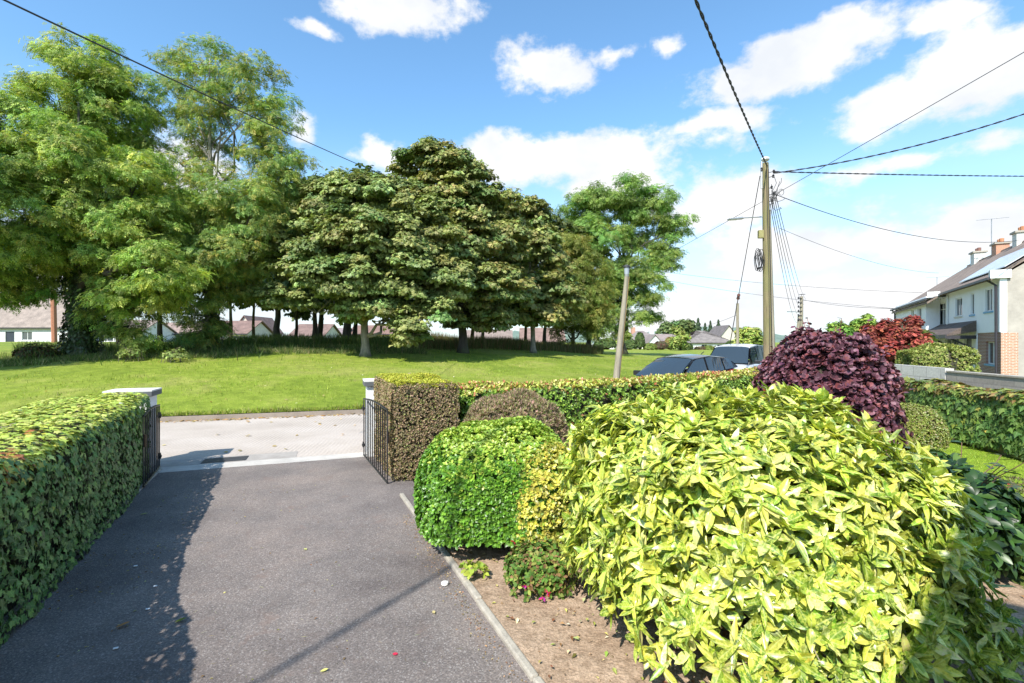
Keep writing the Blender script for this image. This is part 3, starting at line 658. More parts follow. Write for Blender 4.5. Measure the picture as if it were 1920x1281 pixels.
# ================= garden shrubs and hedges =================
M_gloss = leafmat('glossy leaves', .38, .24, .5)
M_soft = leafmat('soft leaves', .6, .25, .2)
M_purple = leafmat('purple leaves', .50, .14, .4)
M_auc = leafmat('spotted laurel leaves', .34, .22, .55, spots=((.66, .68, .14), 95.), vein=(.75, .80, .35))
M_core = plain('shaded inner twigs', (.05, .045, .025), .95, .5, 9, bstr=.6)  # solid filler inside bushes, inner shade put into its dark colour
def twigs(name, ends, root, r0, mat, parent, seg=5):
    k = MB()
    for e in ends:
        a = root+rng.normal(0, .06, 3)*np.array([1, 1, 0]); k.tube(curve(a, e, .3, seg, .5), np.linspace(r0, r0*.25, seg), 5, cap=False)
    return k.build(name, mat, parent, smooth=True, fix=False)
def dome_pts(n, c, r, low=.0, pw=2.0, amp=.05, nf=2.2, skirt=0):
    "points on a superellipsoid standing on the ground; c = base centre"
    d = rdir(int(n*2.3)); d = d[d[:, 2] > low-.35][:n]
    q = (np.abs(d[:, 0])**pw+np.abs(d[:, 1])**pw+np.abs(d[:, 2])**pw)**(-1/pw)
    e = d*q[:, None]; cz = c+UP*r[2]*.45; R = np.array([r[0], r[1], r[2]*.55]); 
    p = cz+e*R; g = np.sign(e)*np.abs(e)**(pw-1)/R; nr = nz(g)
    if skirt: lk = 1-np.clip((p[:, 2]-c[2])/(.45*r[2]), 0, 1); p[:, :2] = c[:2]+(p[:, :2]-c[:2])*(1+skirt*lk**1.1)[:, None]; p[:, 2] -= .14*lk
    p = p+nr*(amp*vnoise(p, nf))[:, None]; ok = p[:, 2] > c[2]+.02
    return p[ok], nr[ok]
def core(c, r, mat, parent, name='branches', pw=2.2, k=.84):
    bm = bmesh.new(); bmesh.ops.create_icosphere(bm, subdivisions=4, radius=1)
    V = np.array([v.co[:] for v in bm.verts]); q = (np.abs(V)**pw).sum(1)**(-1/pw); V = V*q[:, None]
    P_ = c+UP*r[2]*.45+V*np.array([r[0], r[1], r[2]*.55])*k; P_ = P_+nz(V)*(.045*vnoise(P_, 3.))[:, None]; lowk = np.clip((P_[:, 2]-c[2])/(.45*r[2]), 0, 1); P_[:, :2] = c[:2]+(P_[:, :2]-c[:2])*(.62+.38*lowk)[:, None]; P_[:, 2] = np.maximum(P_[:, 2], c[2]+.02)
    F = [[v.index for v in f.verts] for f in bm.faces]; bm.free()
    return mesh_np(name, P_, [i for f in F for i in f], [3]*len(F), mat, parent, smooth=True)
def whorls(p, nr, k, up, T, size, pal, w=None, open_=(.7, 1.25), jit=.12, uplift=.2):
    "k leaves round each shoot tip"
    n = len(p); ax = nz(nr+up*UP+.28*rdir(n)); x = nz(np.cross(ax, rdir(n))); y = np.cross(ax, x)
    idx = np.repeat(np.arange(n), k); a = (np.tile(np.arange(k), n)*2.4+np.repeat(rng.uniform(0, 6.28, n), k)); op = rng.uniform(open_[0], open_[1], n*k)
    rad = x[idx]*np.cos(a)[:, None]+y[idx]*np.sin(a)[:, None]
    tip = rad*np.sin(op)[:, None]+ax[idx]*np.cos(op)[:, None]; nm = ax[idx]*np.sin(op)[:, None]-rad*np.cos(op)[:, None]+.22*rdir(n*k)
    pos = p[idx]+ax[idx]*(np.tile(np.arange(k), n)/k*size*uplift)[:, None]
    br = np.repeat(1+rng.normal(0, jit, n), k)[:, None]
    return (T, pos, nm, tip, size*rng.uniform(.6, 1.2, n*k), np.clip(pick(pal, n*k, jit, w)*br, .004, .9))
# --- spotted laurel, the big one in front ---
c = np.array([1.58, 3.34, .02]); r = np.array([1.0, 1.10, 1.47])
t = thing('spotted_laurel', 'huge rounded yellow-green laurel with long spotted leaves filling the right foreground', 'shrub', c)
cb_o = core(c, r, M_core, t, k=.76)
for v_ in cb_o.data.vertices: v_.co.x += -.14*(v_.co.z/1.47-.45)*2
TA = [T_ovate(4, .38, .22, .25, .45), T_ovate(4, .31, .30, .6, .42), T_ovate(4, .42, .14, -.08, .5), T_ovate(4, .35, .08, .4, .38)]
for i_, (tv_, tf_) in enumerate(TA): tv_[:, 2] += .05*np.sin(tv_[:, 1]*7+i_)+(.10 if i_ % 2 else -.08)*tv_[:, 0]*tv_[:, 1]; tv_[:, 0] += (.07 if i_ % 2 else -.06)*tv_[:, 1]**2
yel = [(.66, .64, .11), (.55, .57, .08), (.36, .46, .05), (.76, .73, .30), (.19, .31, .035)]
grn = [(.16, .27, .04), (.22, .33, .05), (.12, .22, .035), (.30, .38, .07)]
bat = []
for sh, nn in ((-.04, 950), (.04, 1450), (.14, 1050), (.26, 550)):
    p, nr = dome_pts(nn, c, r, amp=.11, nf=2.4, pw=2.45, skirt=.42); p = p-nr*sh
    # shade put into the colour: darker greens away from the light, low and deep
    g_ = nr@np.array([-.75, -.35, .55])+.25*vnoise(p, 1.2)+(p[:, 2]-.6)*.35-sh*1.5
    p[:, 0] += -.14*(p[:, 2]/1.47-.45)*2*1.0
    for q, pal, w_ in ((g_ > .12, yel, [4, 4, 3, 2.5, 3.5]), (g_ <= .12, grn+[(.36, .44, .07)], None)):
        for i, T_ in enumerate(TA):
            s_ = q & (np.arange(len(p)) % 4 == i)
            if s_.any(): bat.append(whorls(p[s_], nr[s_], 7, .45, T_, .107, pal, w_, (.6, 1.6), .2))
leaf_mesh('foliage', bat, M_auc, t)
ends, _ = dome_pts(46, c, r*.97); twigs('stem', ends[ends[:, 2] < 1.1], c, .014, M_twig, t)
p, nr = dome_pts(300, c, r*1.0); q = (p[:, 2] < .55) & (p[:, 1] < 3.6)
k = MB(); M_gtw = plain('bare grey twigs', (.36, .30, .22), .8)
for a in p[q][:70]:
    e = a+nz(rng.normal(size=3)*np.array([1, 1, .5]))*rng.uniform(.12, .3); k = MB(); k.tube(curve(a-nz(a-c)*.12, e, .1, 4, .8), np.linspace(.005, .002, 4), 4, cap=False); k.build('twig', M_gtw, t, fix=False)
# --- box-like euonymus, green with a golden side ---
TE = [T_ovate(2, .62, .14, .1, .55), T_ovate(2, .55, .2, .2, .6)]
def small_shrub(name, label, cat, c, r, n, pals, size, k=5, pw=2.4, T=TE, mat=None, amp=.035, open_=(.5, 1.2), up=.35, colf=None, corek=.86, shells=((0, 1.), (.06, .5)), nf=3., group=None, w=None):
    t = thing(name, label, cat, c, group); c = np.asarray(c, float); r = np.asarray(r, float)
    core(c, r, M_core, t, pw=pw, k=corek); bat = []
    for sh, f in shells:
        p, nr = dome_pts(int(n*f), c, r, amp=amp, nf=nf, pw=pw, skirt=.10); p = p-nr*sh
        sel = colf(p, nr) if colf else np.zeros(len(p), int)
        for j, pal in enumerate(pals):
            for i, T_ in enumerate(T):
                q = (sel == j) & (np.arange(len(p)) % len(T) == i)
                if q.any(): bat.append(whorls(p[q], nr[q], k, up, T_, size, pal, w if j == 0 else None, open_))
    leaf_mesh('foliage', bat, mat or M_gloss, t); return t
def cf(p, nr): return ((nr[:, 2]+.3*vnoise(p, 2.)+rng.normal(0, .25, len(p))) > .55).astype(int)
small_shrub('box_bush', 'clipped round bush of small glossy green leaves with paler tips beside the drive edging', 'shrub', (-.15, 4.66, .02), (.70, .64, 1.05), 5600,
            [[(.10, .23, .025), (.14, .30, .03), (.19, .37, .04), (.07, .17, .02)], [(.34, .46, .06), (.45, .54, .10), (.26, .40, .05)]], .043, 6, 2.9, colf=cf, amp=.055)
small_shrub('golden_bush', 'golden yellow small-leaved growth on the right side of the clipped green bush', 'shrub', (.20, 4.37, .02), (.42, .36, .96), 2300,
            [[(.62, .55, .09), (.70, .62, .16), (.52, .50, .08), (.40, .36, .07), (.22, .30, .04)]], .041, 6, 2.3, amp=.06)
# --- heather-like pinkish shrub behind ---
TN = [T_diamond(.22, .2)]
small_shrub('heather_bush', 'fine-leaved pinkish brown shrub between the brown hedge block and the clipped green bush', 'shrub', (-.02, 6.15, .02), (.62, .5, 1.17), 4200,
            [[(.28, .28, .12), (.36, .28, .17), (.42, .26, .21), (.24, .26, .09), (.50, .33, .28)]], .05, 7, 2.6, T=TN, mat=M_soft, open_=(.15, .9), up=.7, amp=.07, corek=.84)
# --- purple smoke bush ---
TR = [T_round(8, .82), T_round(8, .72)]
def cfp(p, nr): return ((vnoise(p, 1.1)+.35*rng.normal(size=len(p))-.3*np.abs(p[:, 2]-1.1)) > .95).astype(int)
t = small_shrub('purple_bush', 'large round dark purple smoke bush behind the spotted laurel', 'shrub', (4.88, 7.5, .02), (.90, .90, 2.04), 2300,
            [[(.12, .045, .07), (.16, .06, .09), (.08, .03, .045), (.22, .10, .13), (.19, .055, .06)], [(.30, .07, .035), (.20, .045, .05), (.12, .04, .05)]], .070, 8, 2.1, T=TR, mat=M_purple, amp=.14, colf=cfp, open_=(.6, 1.35), nf=2.0, corek=.82, shells=((-.05, .25), (.02, .9), (.1, .5), (.2, .3)))
c = np.array([4.90, 7.5, .02]); M_rst = plain('red stems', (.25, .07, .05), .6); bat = []
for i in range(60):
    p, nr = dome_pts(1, c, np.array([.92, .9, 1.97]), .4)
    if len(p) == 0: continue
    e = p[0]+(nr[0]*.4+UP*.8)*rng.uniform(.10, .34); q = curve(p[0]-nr[0]*.2, e, .1, 5, .3); k = MB(); k.tube(q, np.linspace(.008, .004, 5), 5, cap=False); k.build('shoot', M_rst, t, fix=False)
    m_ = 9; tt = np.linspace(.1, 1, m_)[:, None]; pos = q[0]*(1-tt)+q[-1]*tt; sd_ = nz(np.cross(nr[0], UP)+1e-3)*np.where(np.arange(m_) % 2, 1, -1)[:, None]
    bat.append((TR[0], pos, nz(UP+.5*rdir(m_)), nz(sd_+.4*UP+.4*rdir(m_)), rng.uniform(.05, .10, m_), pick([(.11, .04, .07), (.17, .07, .10)], m_)))
leaf_mesh('shoot_leaves', bat, M_purple, t)
# --- camellia ---
TC = [T_ovate(4, .48, .10, .12, .5), T_ovate(4, .44, .16, .3, .5)]
t = small_shrub('camellia', 'dark green glossy camellia at the right of the spotted laurel', 'shrub', (3.70, 4.12, .02), (.46, .45, .82), 400,
            [[(.025, .065, .014), (.038, .09, .02), (.05, .115, .022), (.02, .045, .012), (.12, .19, .04)]], .115, 6, 2.0, T=TC, amp=.12, open_=(.8, 1.5), nf=2.6, corek=.62, shells=((0, 1), (.13, .8)), w=[3, 3, 3, 2, .4])
M_bst = plain('brown shoots', (.16, .09, .05), .6); bat = []
for i in range(14):
    a = rng.uniform(0, 6.28); b0 = np.array([3.70+.27*math.cos(a), 4.12+.27*math.sin(a), .62]); e = b0+np.array([.25*math.cos(a), .25*math.sin(a), rng.uniform(.18, .42)])
    q = curve(b0, e, .1, 5, .3); k = MB(); k.tube(q, np.linspace(.006, .003, 5), 5, cap=False); k.build('shoot', M_bst, t, fix=False); m_ = 7; tt = np.linspace(.2, 1, m_)[:, None]; pos = b0*(1-tt)+e*tt
    an = np.arange(m_)*2.4; bat.append((TC[0], pos, nz(UP+.35*rdir(m_)), nz(np.c_[np.cos(an), np.sin(an), np.full(m_, .1)]), rng.uniform(.08, .12, m_), pick([(.04, .10, .025), (.06, .13, .03), (.07, .10, .04)], m_)))
leaf_mesh('shoot_leaves', bat, M_gloss, t)
# --- small round bush by the right wall ---
small_shrub('round_bush', 'small clipped ball bush between the purple bush and the ivy-covered wall', 'shrub', (6.72, 8.15, .03), (.46, .44, .80), 3200,
            [[(.22, .28, .05), (.30, .33, .08), (.16, .22, .04), (.32, .27, .12)]], .034, 5, 2.1, amp=.02)
# --- little fuchsia with red flowers, seedling ---
t = small_shrub('fuchsia', 'low fuchsia with a few pink-red flowers on the bare soil between the two big bushes', 'plant', (.21, 3.72, .02), (.24, .21, .30), 330,
            [[(.10, .20, .035), (.16, .27, .05), (.08, .15, .03), (.26, .28, .07), (.22, .13, .06)]], .042, 5, 2.0, T=TE, mat=M_soft, amp=.05, corek=.5, nf=6., open_=(.7, 1.5), shells=((0, 1), (.05, .8)))
M_red = leafmat('fuchsia petals', .5, .3, .3)
bat = []
for q in [(.02, 3.93, .27), (.10, 3.53, .12), (.34, 3.60, .20), (.22, 3.46, .07), (.26, 3.49, .09), (.08, 3.55, .10)]:
    m_ = 8; an = np.arange(m_)*.9; dd = np.c_[np.cos(an), np.sin(an), rng.uniform(-.8, .1, m_)]
    leaf_mesh('flower', [(T_diamond(.5, .1), np.tile(np.array(q), (m_, 1)), nz(rdir(m_)+UP), nz(dd), np.full(m_, .035), pick([(.75, .03, .06), (.8, .06, .16), (.45, .05, .4)], m_))], M_red, t, False)
small_shrub('seedling', 'tiny yellow-green seedling on the soil under the clipped bush near the edging', 'plant', (-.30, 3.87, .02), (.09, .08, .09), 26,
            [[(.40, .46, .07), (.30, .40, .06)]], .05, 5, 2., mat=M_soft, corek=.3, shells=((0, 1),))
# low plants at the lower right
small_shrub('ground_conifer', 'low feathery green conifer at the right edge beyond the camellia', 'shrub', (4.75, 4.1, .02), (.5, .35, .30), 800,
            [[(.16, .26, .04), (.22, .31, .05), (.10, .18, .03)]], .06, 6, 2., T=TN, mat=M_soft, amp=.06, open_=(.3, 1.), corek=.8)
t = small_shrub('flowering_plant', 'straggly plant with small dark red flowers at the right edge by the lawn', 'plant', (4.95, 4.75, .02), (.32, .28, .48), 300,
            [[(.14, .19, .06), (.22, .2, .1), (.3, .22, .15)]], .05, 5, 2., T=TN, mat=M_soft, corek=.35, amp=.08)
p, nr = dome_pts(26, np.array([4.95, 4.75, .02]), np.array([.34, .3, .5])); m_ = len(p)
for i in range(m_): leaf_mesh('flower', [(T_round(6, .9), p[i:i+1], nz(nr[i:i+1]+rdir(1)), rdir(1), np.full(1, .04), pick([(.45, .02, .05), (.35, .03, .08)], 1))], M_red, t, False)

# ---------------- hedges ----------------
def hedge_pts(n, line, wd, hts, rnd=.12, amp=.05, nf=1.6, ends=True, base=0.02, sides=(1, 1), lowcut=0.):
    "points over a clipped hedge following a polyline; hts = height at each polyline point"
    line = np.asarray(line, float); d = np.r_[0, np.cumsum(np.linalg.norm(np.diff(line, axis=0), axis=1))]; L = d[-1]; hm = np.mean(hts)
    wL, wR, wT, wE = L*hm*sides[0], L*hm*sides[1], L*wd, (2*wd*hm if ends else 0); tot = wL+wR+wT+wE
    k = rng.choice(4, n, p=np.array([wL, wR, wT, wE])/tot); s = rng.uniform(0, L, n); q = rng.uniform(0, 1, n)
    s = np.where(k == 3, np.where(rng.uniform(size=n) < .5, 0, L), s); h = np.interp(s, d, hts); rnd = np.interp(s, d, rnd) if hasattr(rnd, '__len__') else rnd
    cx = np.interp(s, d, line[:, 0]); cy = np.interp(s, d, line[:, 1]); gx = np.gradient(np.interp(np.linspace(0, L, 60), d, line[:, 0])); gy = np.gradient(np.interp(np.linspace(0, L, 60), d, line[:, 1]))
    tx = np.interp(s, np.linspace(0, L, 60), gx); ty = np.interp(s, np.linspace(0, L, 60), gy); T_ = nz(np.c_[tx, ty, 0*tx]); R_ = np.c_[T_[:, 1], -T_[:, 0], 0*tx]
    off = np.where(k == 0, -wd/2, np.where(k == 1, wd/2, rng.uniform(-wd/2, wd/2, n))); z = np.where(k == 2, h, lowcut+(h-lowcut)*q)
    nr = np.where((k == 0)[:, None], -R_, np.where((k == 1)[:, None], R_, np.where((k == 2)[:, None], UP, T_*np.where(s > L/2, 1, -1)[:, None])))
    # round the shoulders
    er = np.clip((np.abs(off)-(wd/2-rnd))/rnd, 0, 1); eh = np.clip((z-(h-rnd))/rnd, 0, 1); cut = np.clip(np.sqrt(er**2+eh**2)-1, 0, 1)*rnd
    o2 = nz(R_*(np.sign(off)*er)[:, None]+UP*eh[:, None]+nr*.4)
    pos = np.c_[cx, cy, base+z]+R_*off[:, None]; pos = pos-o2*cut[:, None]; sm = np.minimum(1, er+eh)*(er > 0)*(eh > 0); nr = nz(nr*(1-.8*sm)[:, None]+o2*(.9*sm+cut/rnd)[:, None])
    pos = pos+nr*(amp*vnoise(pos, nf))[:, None]
    return pos, nr
def hedge_core(line, wd, hts, parent, mat, inset=.09, base=0.02):
    line = np.asarray(line, float); m = 24; d = np.r_[0, np.cumsum(np.linalg.norm(np.diff(line, axis=0), axis=1))]; s = np.linspace(inset, d[-1]-inset, m)
    x = np.interp(s, d, line[:, 0]); y = np.interp(s, d, line[:, 1]); h = np.interp(s, d, hts); T_ = nz(np.c_[np.gradient(x), np.gradient(y), 0*x]); R_ = np.c_[T_[:, 1], -T_[:, 0], 0*x]; w2 = wd/2-inset
    prof = [(-w2, .0), (-w2, .5), (-w2, .9), (-w2*.8, 1.), (0, 1.), (w2*.8, 1.), (w2, .9), (w2, .5), (w2, .0)]
    V = np.array([[np.array([x[i], y[i], base])+R_[i]*a+UP*(b_*(h[i]-inset)) for a, b_ in prof] for i in range(m)]).reshape(-1, 3); V = V+.03*rng.normal(size=V.shape)*np.array([1, 1, .4])
    k = len(prof); F = [[i*k+j, i*k+j+1, (i+1)*k+j+1, (i+1)*k+j] for i in range(m-1) for j in range(k-1)]+[list(range(k)), list(range((m-1)*k, m*k))]
    return mesh_np('branches', V, [q for f in F for q in f], [len(f) for f in F], mat, parent, smooth=True)
def lie(p, nr, up=.2, droop=.8, r=.45):
    n = len(p); return nz(nr+up*UP+r*rdir(n)), nz(-droop*UP+.35*nr+.8*rdir(n))
# left ivy hedge
def ivyhedge():
    line = [PD(-2.20, -1.2)[:2], PD(-2.20, 2.5)[:2], PD(-2.20, 3.5)[:2], PD(-2.22, 4.6)[:2], PD(-2.30, 7.2)[:2], PD(-2.45, 8.5)[:2]]; hts = [1.5, 1.5, 1.26, 1.14, 1.13, 1.13]; RN = [.2, .2, .3, .28, .18, .12]; wd = 1.16
    t = thing('ivy_hedge', 'long clipped hedge of ivy along the left side of the drive', 'hedge', (*PD(-2.3, 2), .0)[:3] if False else PD(-2.3, 2.))
    hedge_core(line, wd, hts, t, M_core, .12); bat = []
    top = [(.40, .48, .07), (.50, .56, .10), (.31, .40, .06), (.60, .61, .17), (.44, .52, .08)]; side = [(.09, .20, .055), (.12, .25, .065), (.07, .15, .045), (.20, .33, .08)]  # upward leaves lighter, sideways ones darker: lit top put into the colour
    for sh, n in ((-.01, 22000), (.05, 12000)):
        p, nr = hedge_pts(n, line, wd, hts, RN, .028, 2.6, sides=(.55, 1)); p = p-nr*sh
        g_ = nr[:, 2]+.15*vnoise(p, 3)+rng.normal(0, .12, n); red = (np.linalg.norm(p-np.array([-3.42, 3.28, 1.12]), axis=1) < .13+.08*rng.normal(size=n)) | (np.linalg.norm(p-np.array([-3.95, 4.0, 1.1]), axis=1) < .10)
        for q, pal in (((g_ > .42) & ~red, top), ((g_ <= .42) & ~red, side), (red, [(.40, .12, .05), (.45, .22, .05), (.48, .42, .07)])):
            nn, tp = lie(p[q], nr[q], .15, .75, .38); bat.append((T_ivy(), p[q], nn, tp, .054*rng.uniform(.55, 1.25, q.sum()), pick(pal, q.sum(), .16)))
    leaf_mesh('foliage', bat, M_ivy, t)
ivyhedge()
# brown clipped block by the right gate
def block(name, label, line, wd, hts, n, side, top, size, T, mat, k=5, amp=.03, thr=.5, rnd=.08, open_=(.3, 1.2), nf=2.5, sides=(1, 1), cat='hedge', shells=((0, 1), (.05, .6)), up=.2, tipcol=None, inset=.1, base=.02, w=None):
    line = np.asarray(line, float); t = thing(name, label, cat, (*line.mean(0), 0)); hedge_core(line, wd, hts, t, M_core, inset, base); bat = []
    for sh, f in shells:
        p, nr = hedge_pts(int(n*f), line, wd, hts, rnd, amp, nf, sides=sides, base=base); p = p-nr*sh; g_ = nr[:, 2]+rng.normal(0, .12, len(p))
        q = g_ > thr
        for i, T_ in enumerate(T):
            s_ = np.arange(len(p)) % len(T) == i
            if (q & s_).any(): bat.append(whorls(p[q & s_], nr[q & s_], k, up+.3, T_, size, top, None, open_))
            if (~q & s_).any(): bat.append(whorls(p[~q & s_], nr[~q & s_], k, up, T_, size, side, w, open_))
        if tipcol and sh == 0:
            z_ = (g_ > .25) & (rng.uniform(size=len(p)) < tipcol[1]*(.5+.9*(vnoise(p, 1.3) > .2)))
            bat.append(whorls(p[z_]+nr[z_]*.02, nr[z_], 4, .8, T[0], size*.9, tipcol[0], None, (.2, .8)))
    leaf_mesh('foliage', bat, mat, t); return t
c0 = np.array([-1.60, 6.50])+P[:2]*.47
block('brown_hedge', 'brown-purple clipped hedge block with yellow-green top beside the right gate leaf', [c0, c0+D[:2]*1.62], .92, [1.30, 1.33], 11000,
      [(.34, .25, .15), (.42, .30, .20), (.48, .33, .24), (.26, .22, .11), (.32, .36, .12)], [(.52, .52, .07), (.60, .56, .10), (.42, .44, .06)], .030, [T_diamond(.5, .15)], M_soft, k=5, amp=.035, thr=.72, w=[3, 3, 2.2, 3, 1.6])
# red-tipped front hedge
TP = [T_ovate(2, .52, .14, .15, .5), T_ovate(2, .46, .2, .25, .5)]
fl = [(-.85, 7.62), (.6, 8.3), (2.5, 9.35), (4.6, 10.75), (6.6, 12.1), (8.6, 13.7)]
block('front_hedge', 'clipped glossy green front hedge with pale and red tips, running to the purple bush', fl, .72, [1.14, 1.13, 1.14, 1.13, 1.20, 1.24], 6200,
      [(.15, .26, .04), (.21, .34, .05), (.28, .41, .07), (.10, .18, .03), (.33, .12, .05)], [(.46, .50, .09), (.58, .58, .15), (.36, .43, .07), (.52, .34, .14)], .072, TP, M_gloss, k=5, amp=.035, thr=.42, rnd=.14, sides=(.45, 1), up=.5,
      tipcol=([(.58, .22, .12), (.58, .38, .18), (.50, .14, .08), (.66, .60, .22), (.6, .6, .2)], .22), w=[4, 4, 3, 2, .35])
# ---------------- ivy-covered side wall and neighbour's wall ----------------
M_stone = plain('rubble wall', (.34, .30, .24), .9, .35, 7, bstr=.8)
sl_ = [(9.6, 14.2), (8.78, 11), (8.38, 9.4), (8.12, 7.6), (7.75, 5.0)]
t = thing('ivy_wall', 'low boundary wall hung with dark green and yellowing creeper on the right of the lawn', 'wall', (8.4, 9.4, 0))
k = MB()
for a, b_ in zip(sl_[:-1], sl_[1:]): k.span((*a, .5), (*b_, .5), .18, 1.0)
k.build('wall', M_stone, t)
p, nr = hedge_pts(9000, sl_[::-1], .46, [1.08]*5, .1, .06, 1.6, sides=(1, .1), lowcut=.1)
p = p[p[:, 2] > .12+.10*vnoise(p, 1.5)*1.] if False else p
nr = nz(nr); ok = (p[:, 2] > .16+.09*vnoise(p*np.array([1, 1, 0]), 1.7)); p, nr = p[ok], nr[ok]
yl = (vnoise(p, 1.0)+.4*rng.normal(size=len(p)) > .95); bat = []
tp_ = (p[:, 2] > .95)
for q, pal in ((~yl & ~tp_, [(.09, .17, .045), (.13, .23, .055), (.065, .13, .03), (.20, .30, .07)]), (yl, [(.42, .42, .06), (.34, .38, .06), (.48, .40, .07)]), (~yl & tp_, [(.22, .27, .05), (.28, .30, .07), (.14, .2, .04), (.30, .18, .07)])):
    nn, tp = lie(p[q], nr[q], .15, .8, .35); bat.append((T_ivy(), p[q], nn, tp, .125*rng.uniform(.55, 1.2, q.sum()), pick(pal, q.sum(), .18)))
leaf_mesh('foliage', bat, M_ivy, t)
M_white = plain('white masonry paint', (.70, .70, .68), .7, .06, 3, bstr=.2)
M_wdirty = plain('weathered white paint', (.62, .60, .55), .75, .15, 6, bstr=.3)
def blockmat(name, c, cm, sx, sz, rot=0, bw=.44, rh=.225):
    m, nt, b, o = newmat(name); tc = objco(nt); mp = N_(nt, 'ShaderNodeMapping'); mp.inputs['Rotation'].default_value = (math.radians(90), 0, rot)
    # brick texture runs in its own XY: X along the wall, Y up
    sx_ = N_(nt, 'ShaderNodeSeparateXYZ'); nt.links.new(tc, sx_.inputs[0]); d_ = N_(nt, 'ShaderNodeMath', op='MULTIPLY', inp={1: math.cos(rot)}); e_ = N_(nt, 'ShaderNodeMath', op='MULTIPLY', inp={1: math.sin(rot)})
    nt.links.new(sx_.outputs[0], d_.inputs[0]); nt.links.new(sx_.outputs[1], e_.inputs[0]); a_ = N_(nt, 'ShaderNodeMath', op='ADD'); nt.links.new(d_.outputs[0], a_.inputs[0]); nt.links.new(e_.outputs[0], a_.inputs[1])
    cb = N_(nt, 'ShaderNodeCombineXYZ'); nt.links.new(a_.outputs[0], cb.inputs[0]); nt.links.new(sx_.outputs[2], cb.inputs[1])
    br = N_(nt, 'ShaderNodeTexBrick'); br.inputs['Scale'].default_value = 1; br.inputs['Brick Width'].default_value = bw; br.inputs['Row Height'].default_value = rh; br.inputs['Mortar Size'].default_value = .012
    nt.links.new(cb.outputs[0], br.inputs['Vector']); br.inputs['Color1'].default_value = (*c, 1); br.inputs['Color2'].default_value = (*[x*.8 for x in c], 1); br.inputs['Mortar'].default_value = (*cm, 1)
    n = noise(nt, 20, 5, .7, tc); cc = mix(nt, .6, br.outputs[0], mix(nt, 1., br.outputs[0], ramp(nt, n.outputs[0], [(.3, (.7, .7, .7)), (.7, (1.2, 1.2, 1.2))]), 'MULTIPLY'))
    nt.links.new(cc, b.inputs['Base Color']); b.inputs['Roughness'].default_value = .9; bump(nt, b, n.outputs[0], .4, .01); return m
wd_ = nz(np.array([9.2-8.66, 11.46-8.18])); wang = math.atan2(wd_[1], wd_[0])
M_block = blockmat('concrete blockwork', (.42, .38, .33), (.30, .27, .24), 1, 1, wang)
M_block2 = blockmat('white painted blockwork', (.68, .66, .61), (.45, .43, .40), 1, 1, wang)
t = thing('block_wall', "neighbour's concrete block wall, white painted at its far end, beyond the creeper-covered wall", 'wall', (9, 10, 0))
k = MB(); k.span((8.93, 9.85, .64), (8.2, 5.4, .64), .15, 1.28); k.build('wall', M_block, t)
k = MB(); k.span((9.75, 14.4, .675), (8.935, 9.88, .675), .16, 1.35); k.build('painted_wall', M_block2, t)
k = MB(); k.span((8.93, 9.84, 1.295), (8.2, 5.4, 1.295), .19, .03); k.build('coping', M_edge, t)

# ---------------- gateway ----------------
M_piw = plain('rough white pillar paint', (.72, .72, .71), .75, .06, 9, bstr=.9); M_cap = plain('bleached pillar cap', (.62, .60, .56), .8, .12, 6, bstr=.4); M_capd = plain('dark grey cap edge', (.10, .105, .11), .7, .2, 8)
def pillar(c, w, d_, hgt, label, cw=None):
    t = thing('gate_pillar', label, 'pillar', c); cw = cw or (w+.10, d_+.10)
    k = MB(); k.box(np.array(c)+UP*(hgt-.11)/2, (w, d_, hgt-.11), (Rr, Rn, UP)); k.build('shaft', M_piw, t, bevel=.01)
    k = MB(); k.box(np.array(c)+UP*(hgt-.075), (cw[0], cw[1], .075), (Rr, Rn, UP)); k.build('cap_edge', M_capd, t, bevel=.006)
    k = MB(); q = np.array(c)+UP*(hgt-.038); a, b_ = cw[0]/2, cw[1]/2
    V = [q-Rr*a-Rn*b_, q+Rr*a-Rn*b_, q+Rr*a+Rn*b_, q-Rr*a+Rn*b_]; V2 = [v+UP*.02 for v in V]; 
    k.add(V+V2+[q+UP*.04-Rr*a*.2, q+UP*.04+Rr*a*.2], [(0, 1, 5, 4), (1, 2, 6, 5), (2, 3, 7, 6), (3, 0, 4, 7), (4, 5, 9, 8), (5, 6, 9), (6, 7, 8, 9), (7, 4, 8)]); k.build('cap', M_cap, t)
pl = np.array([-5.34, 7.30, 0])-Rr*.33+Rn*.06
pillar(pl, .50, .34, 1.20, 'white left gate pillar with wide pale cap behind the end of the ivy hedge')
pr = np.array([-2.46, 8.05, 0])+Rr*.27+Rn*.06
pillar(pr, .46, .40, 1.28, 'white right gate pillar wedged against the brown hedge block')
M_gate = plain('black gate paint', (.018, .018, .02), .42, .3, 30, bstr=.3)
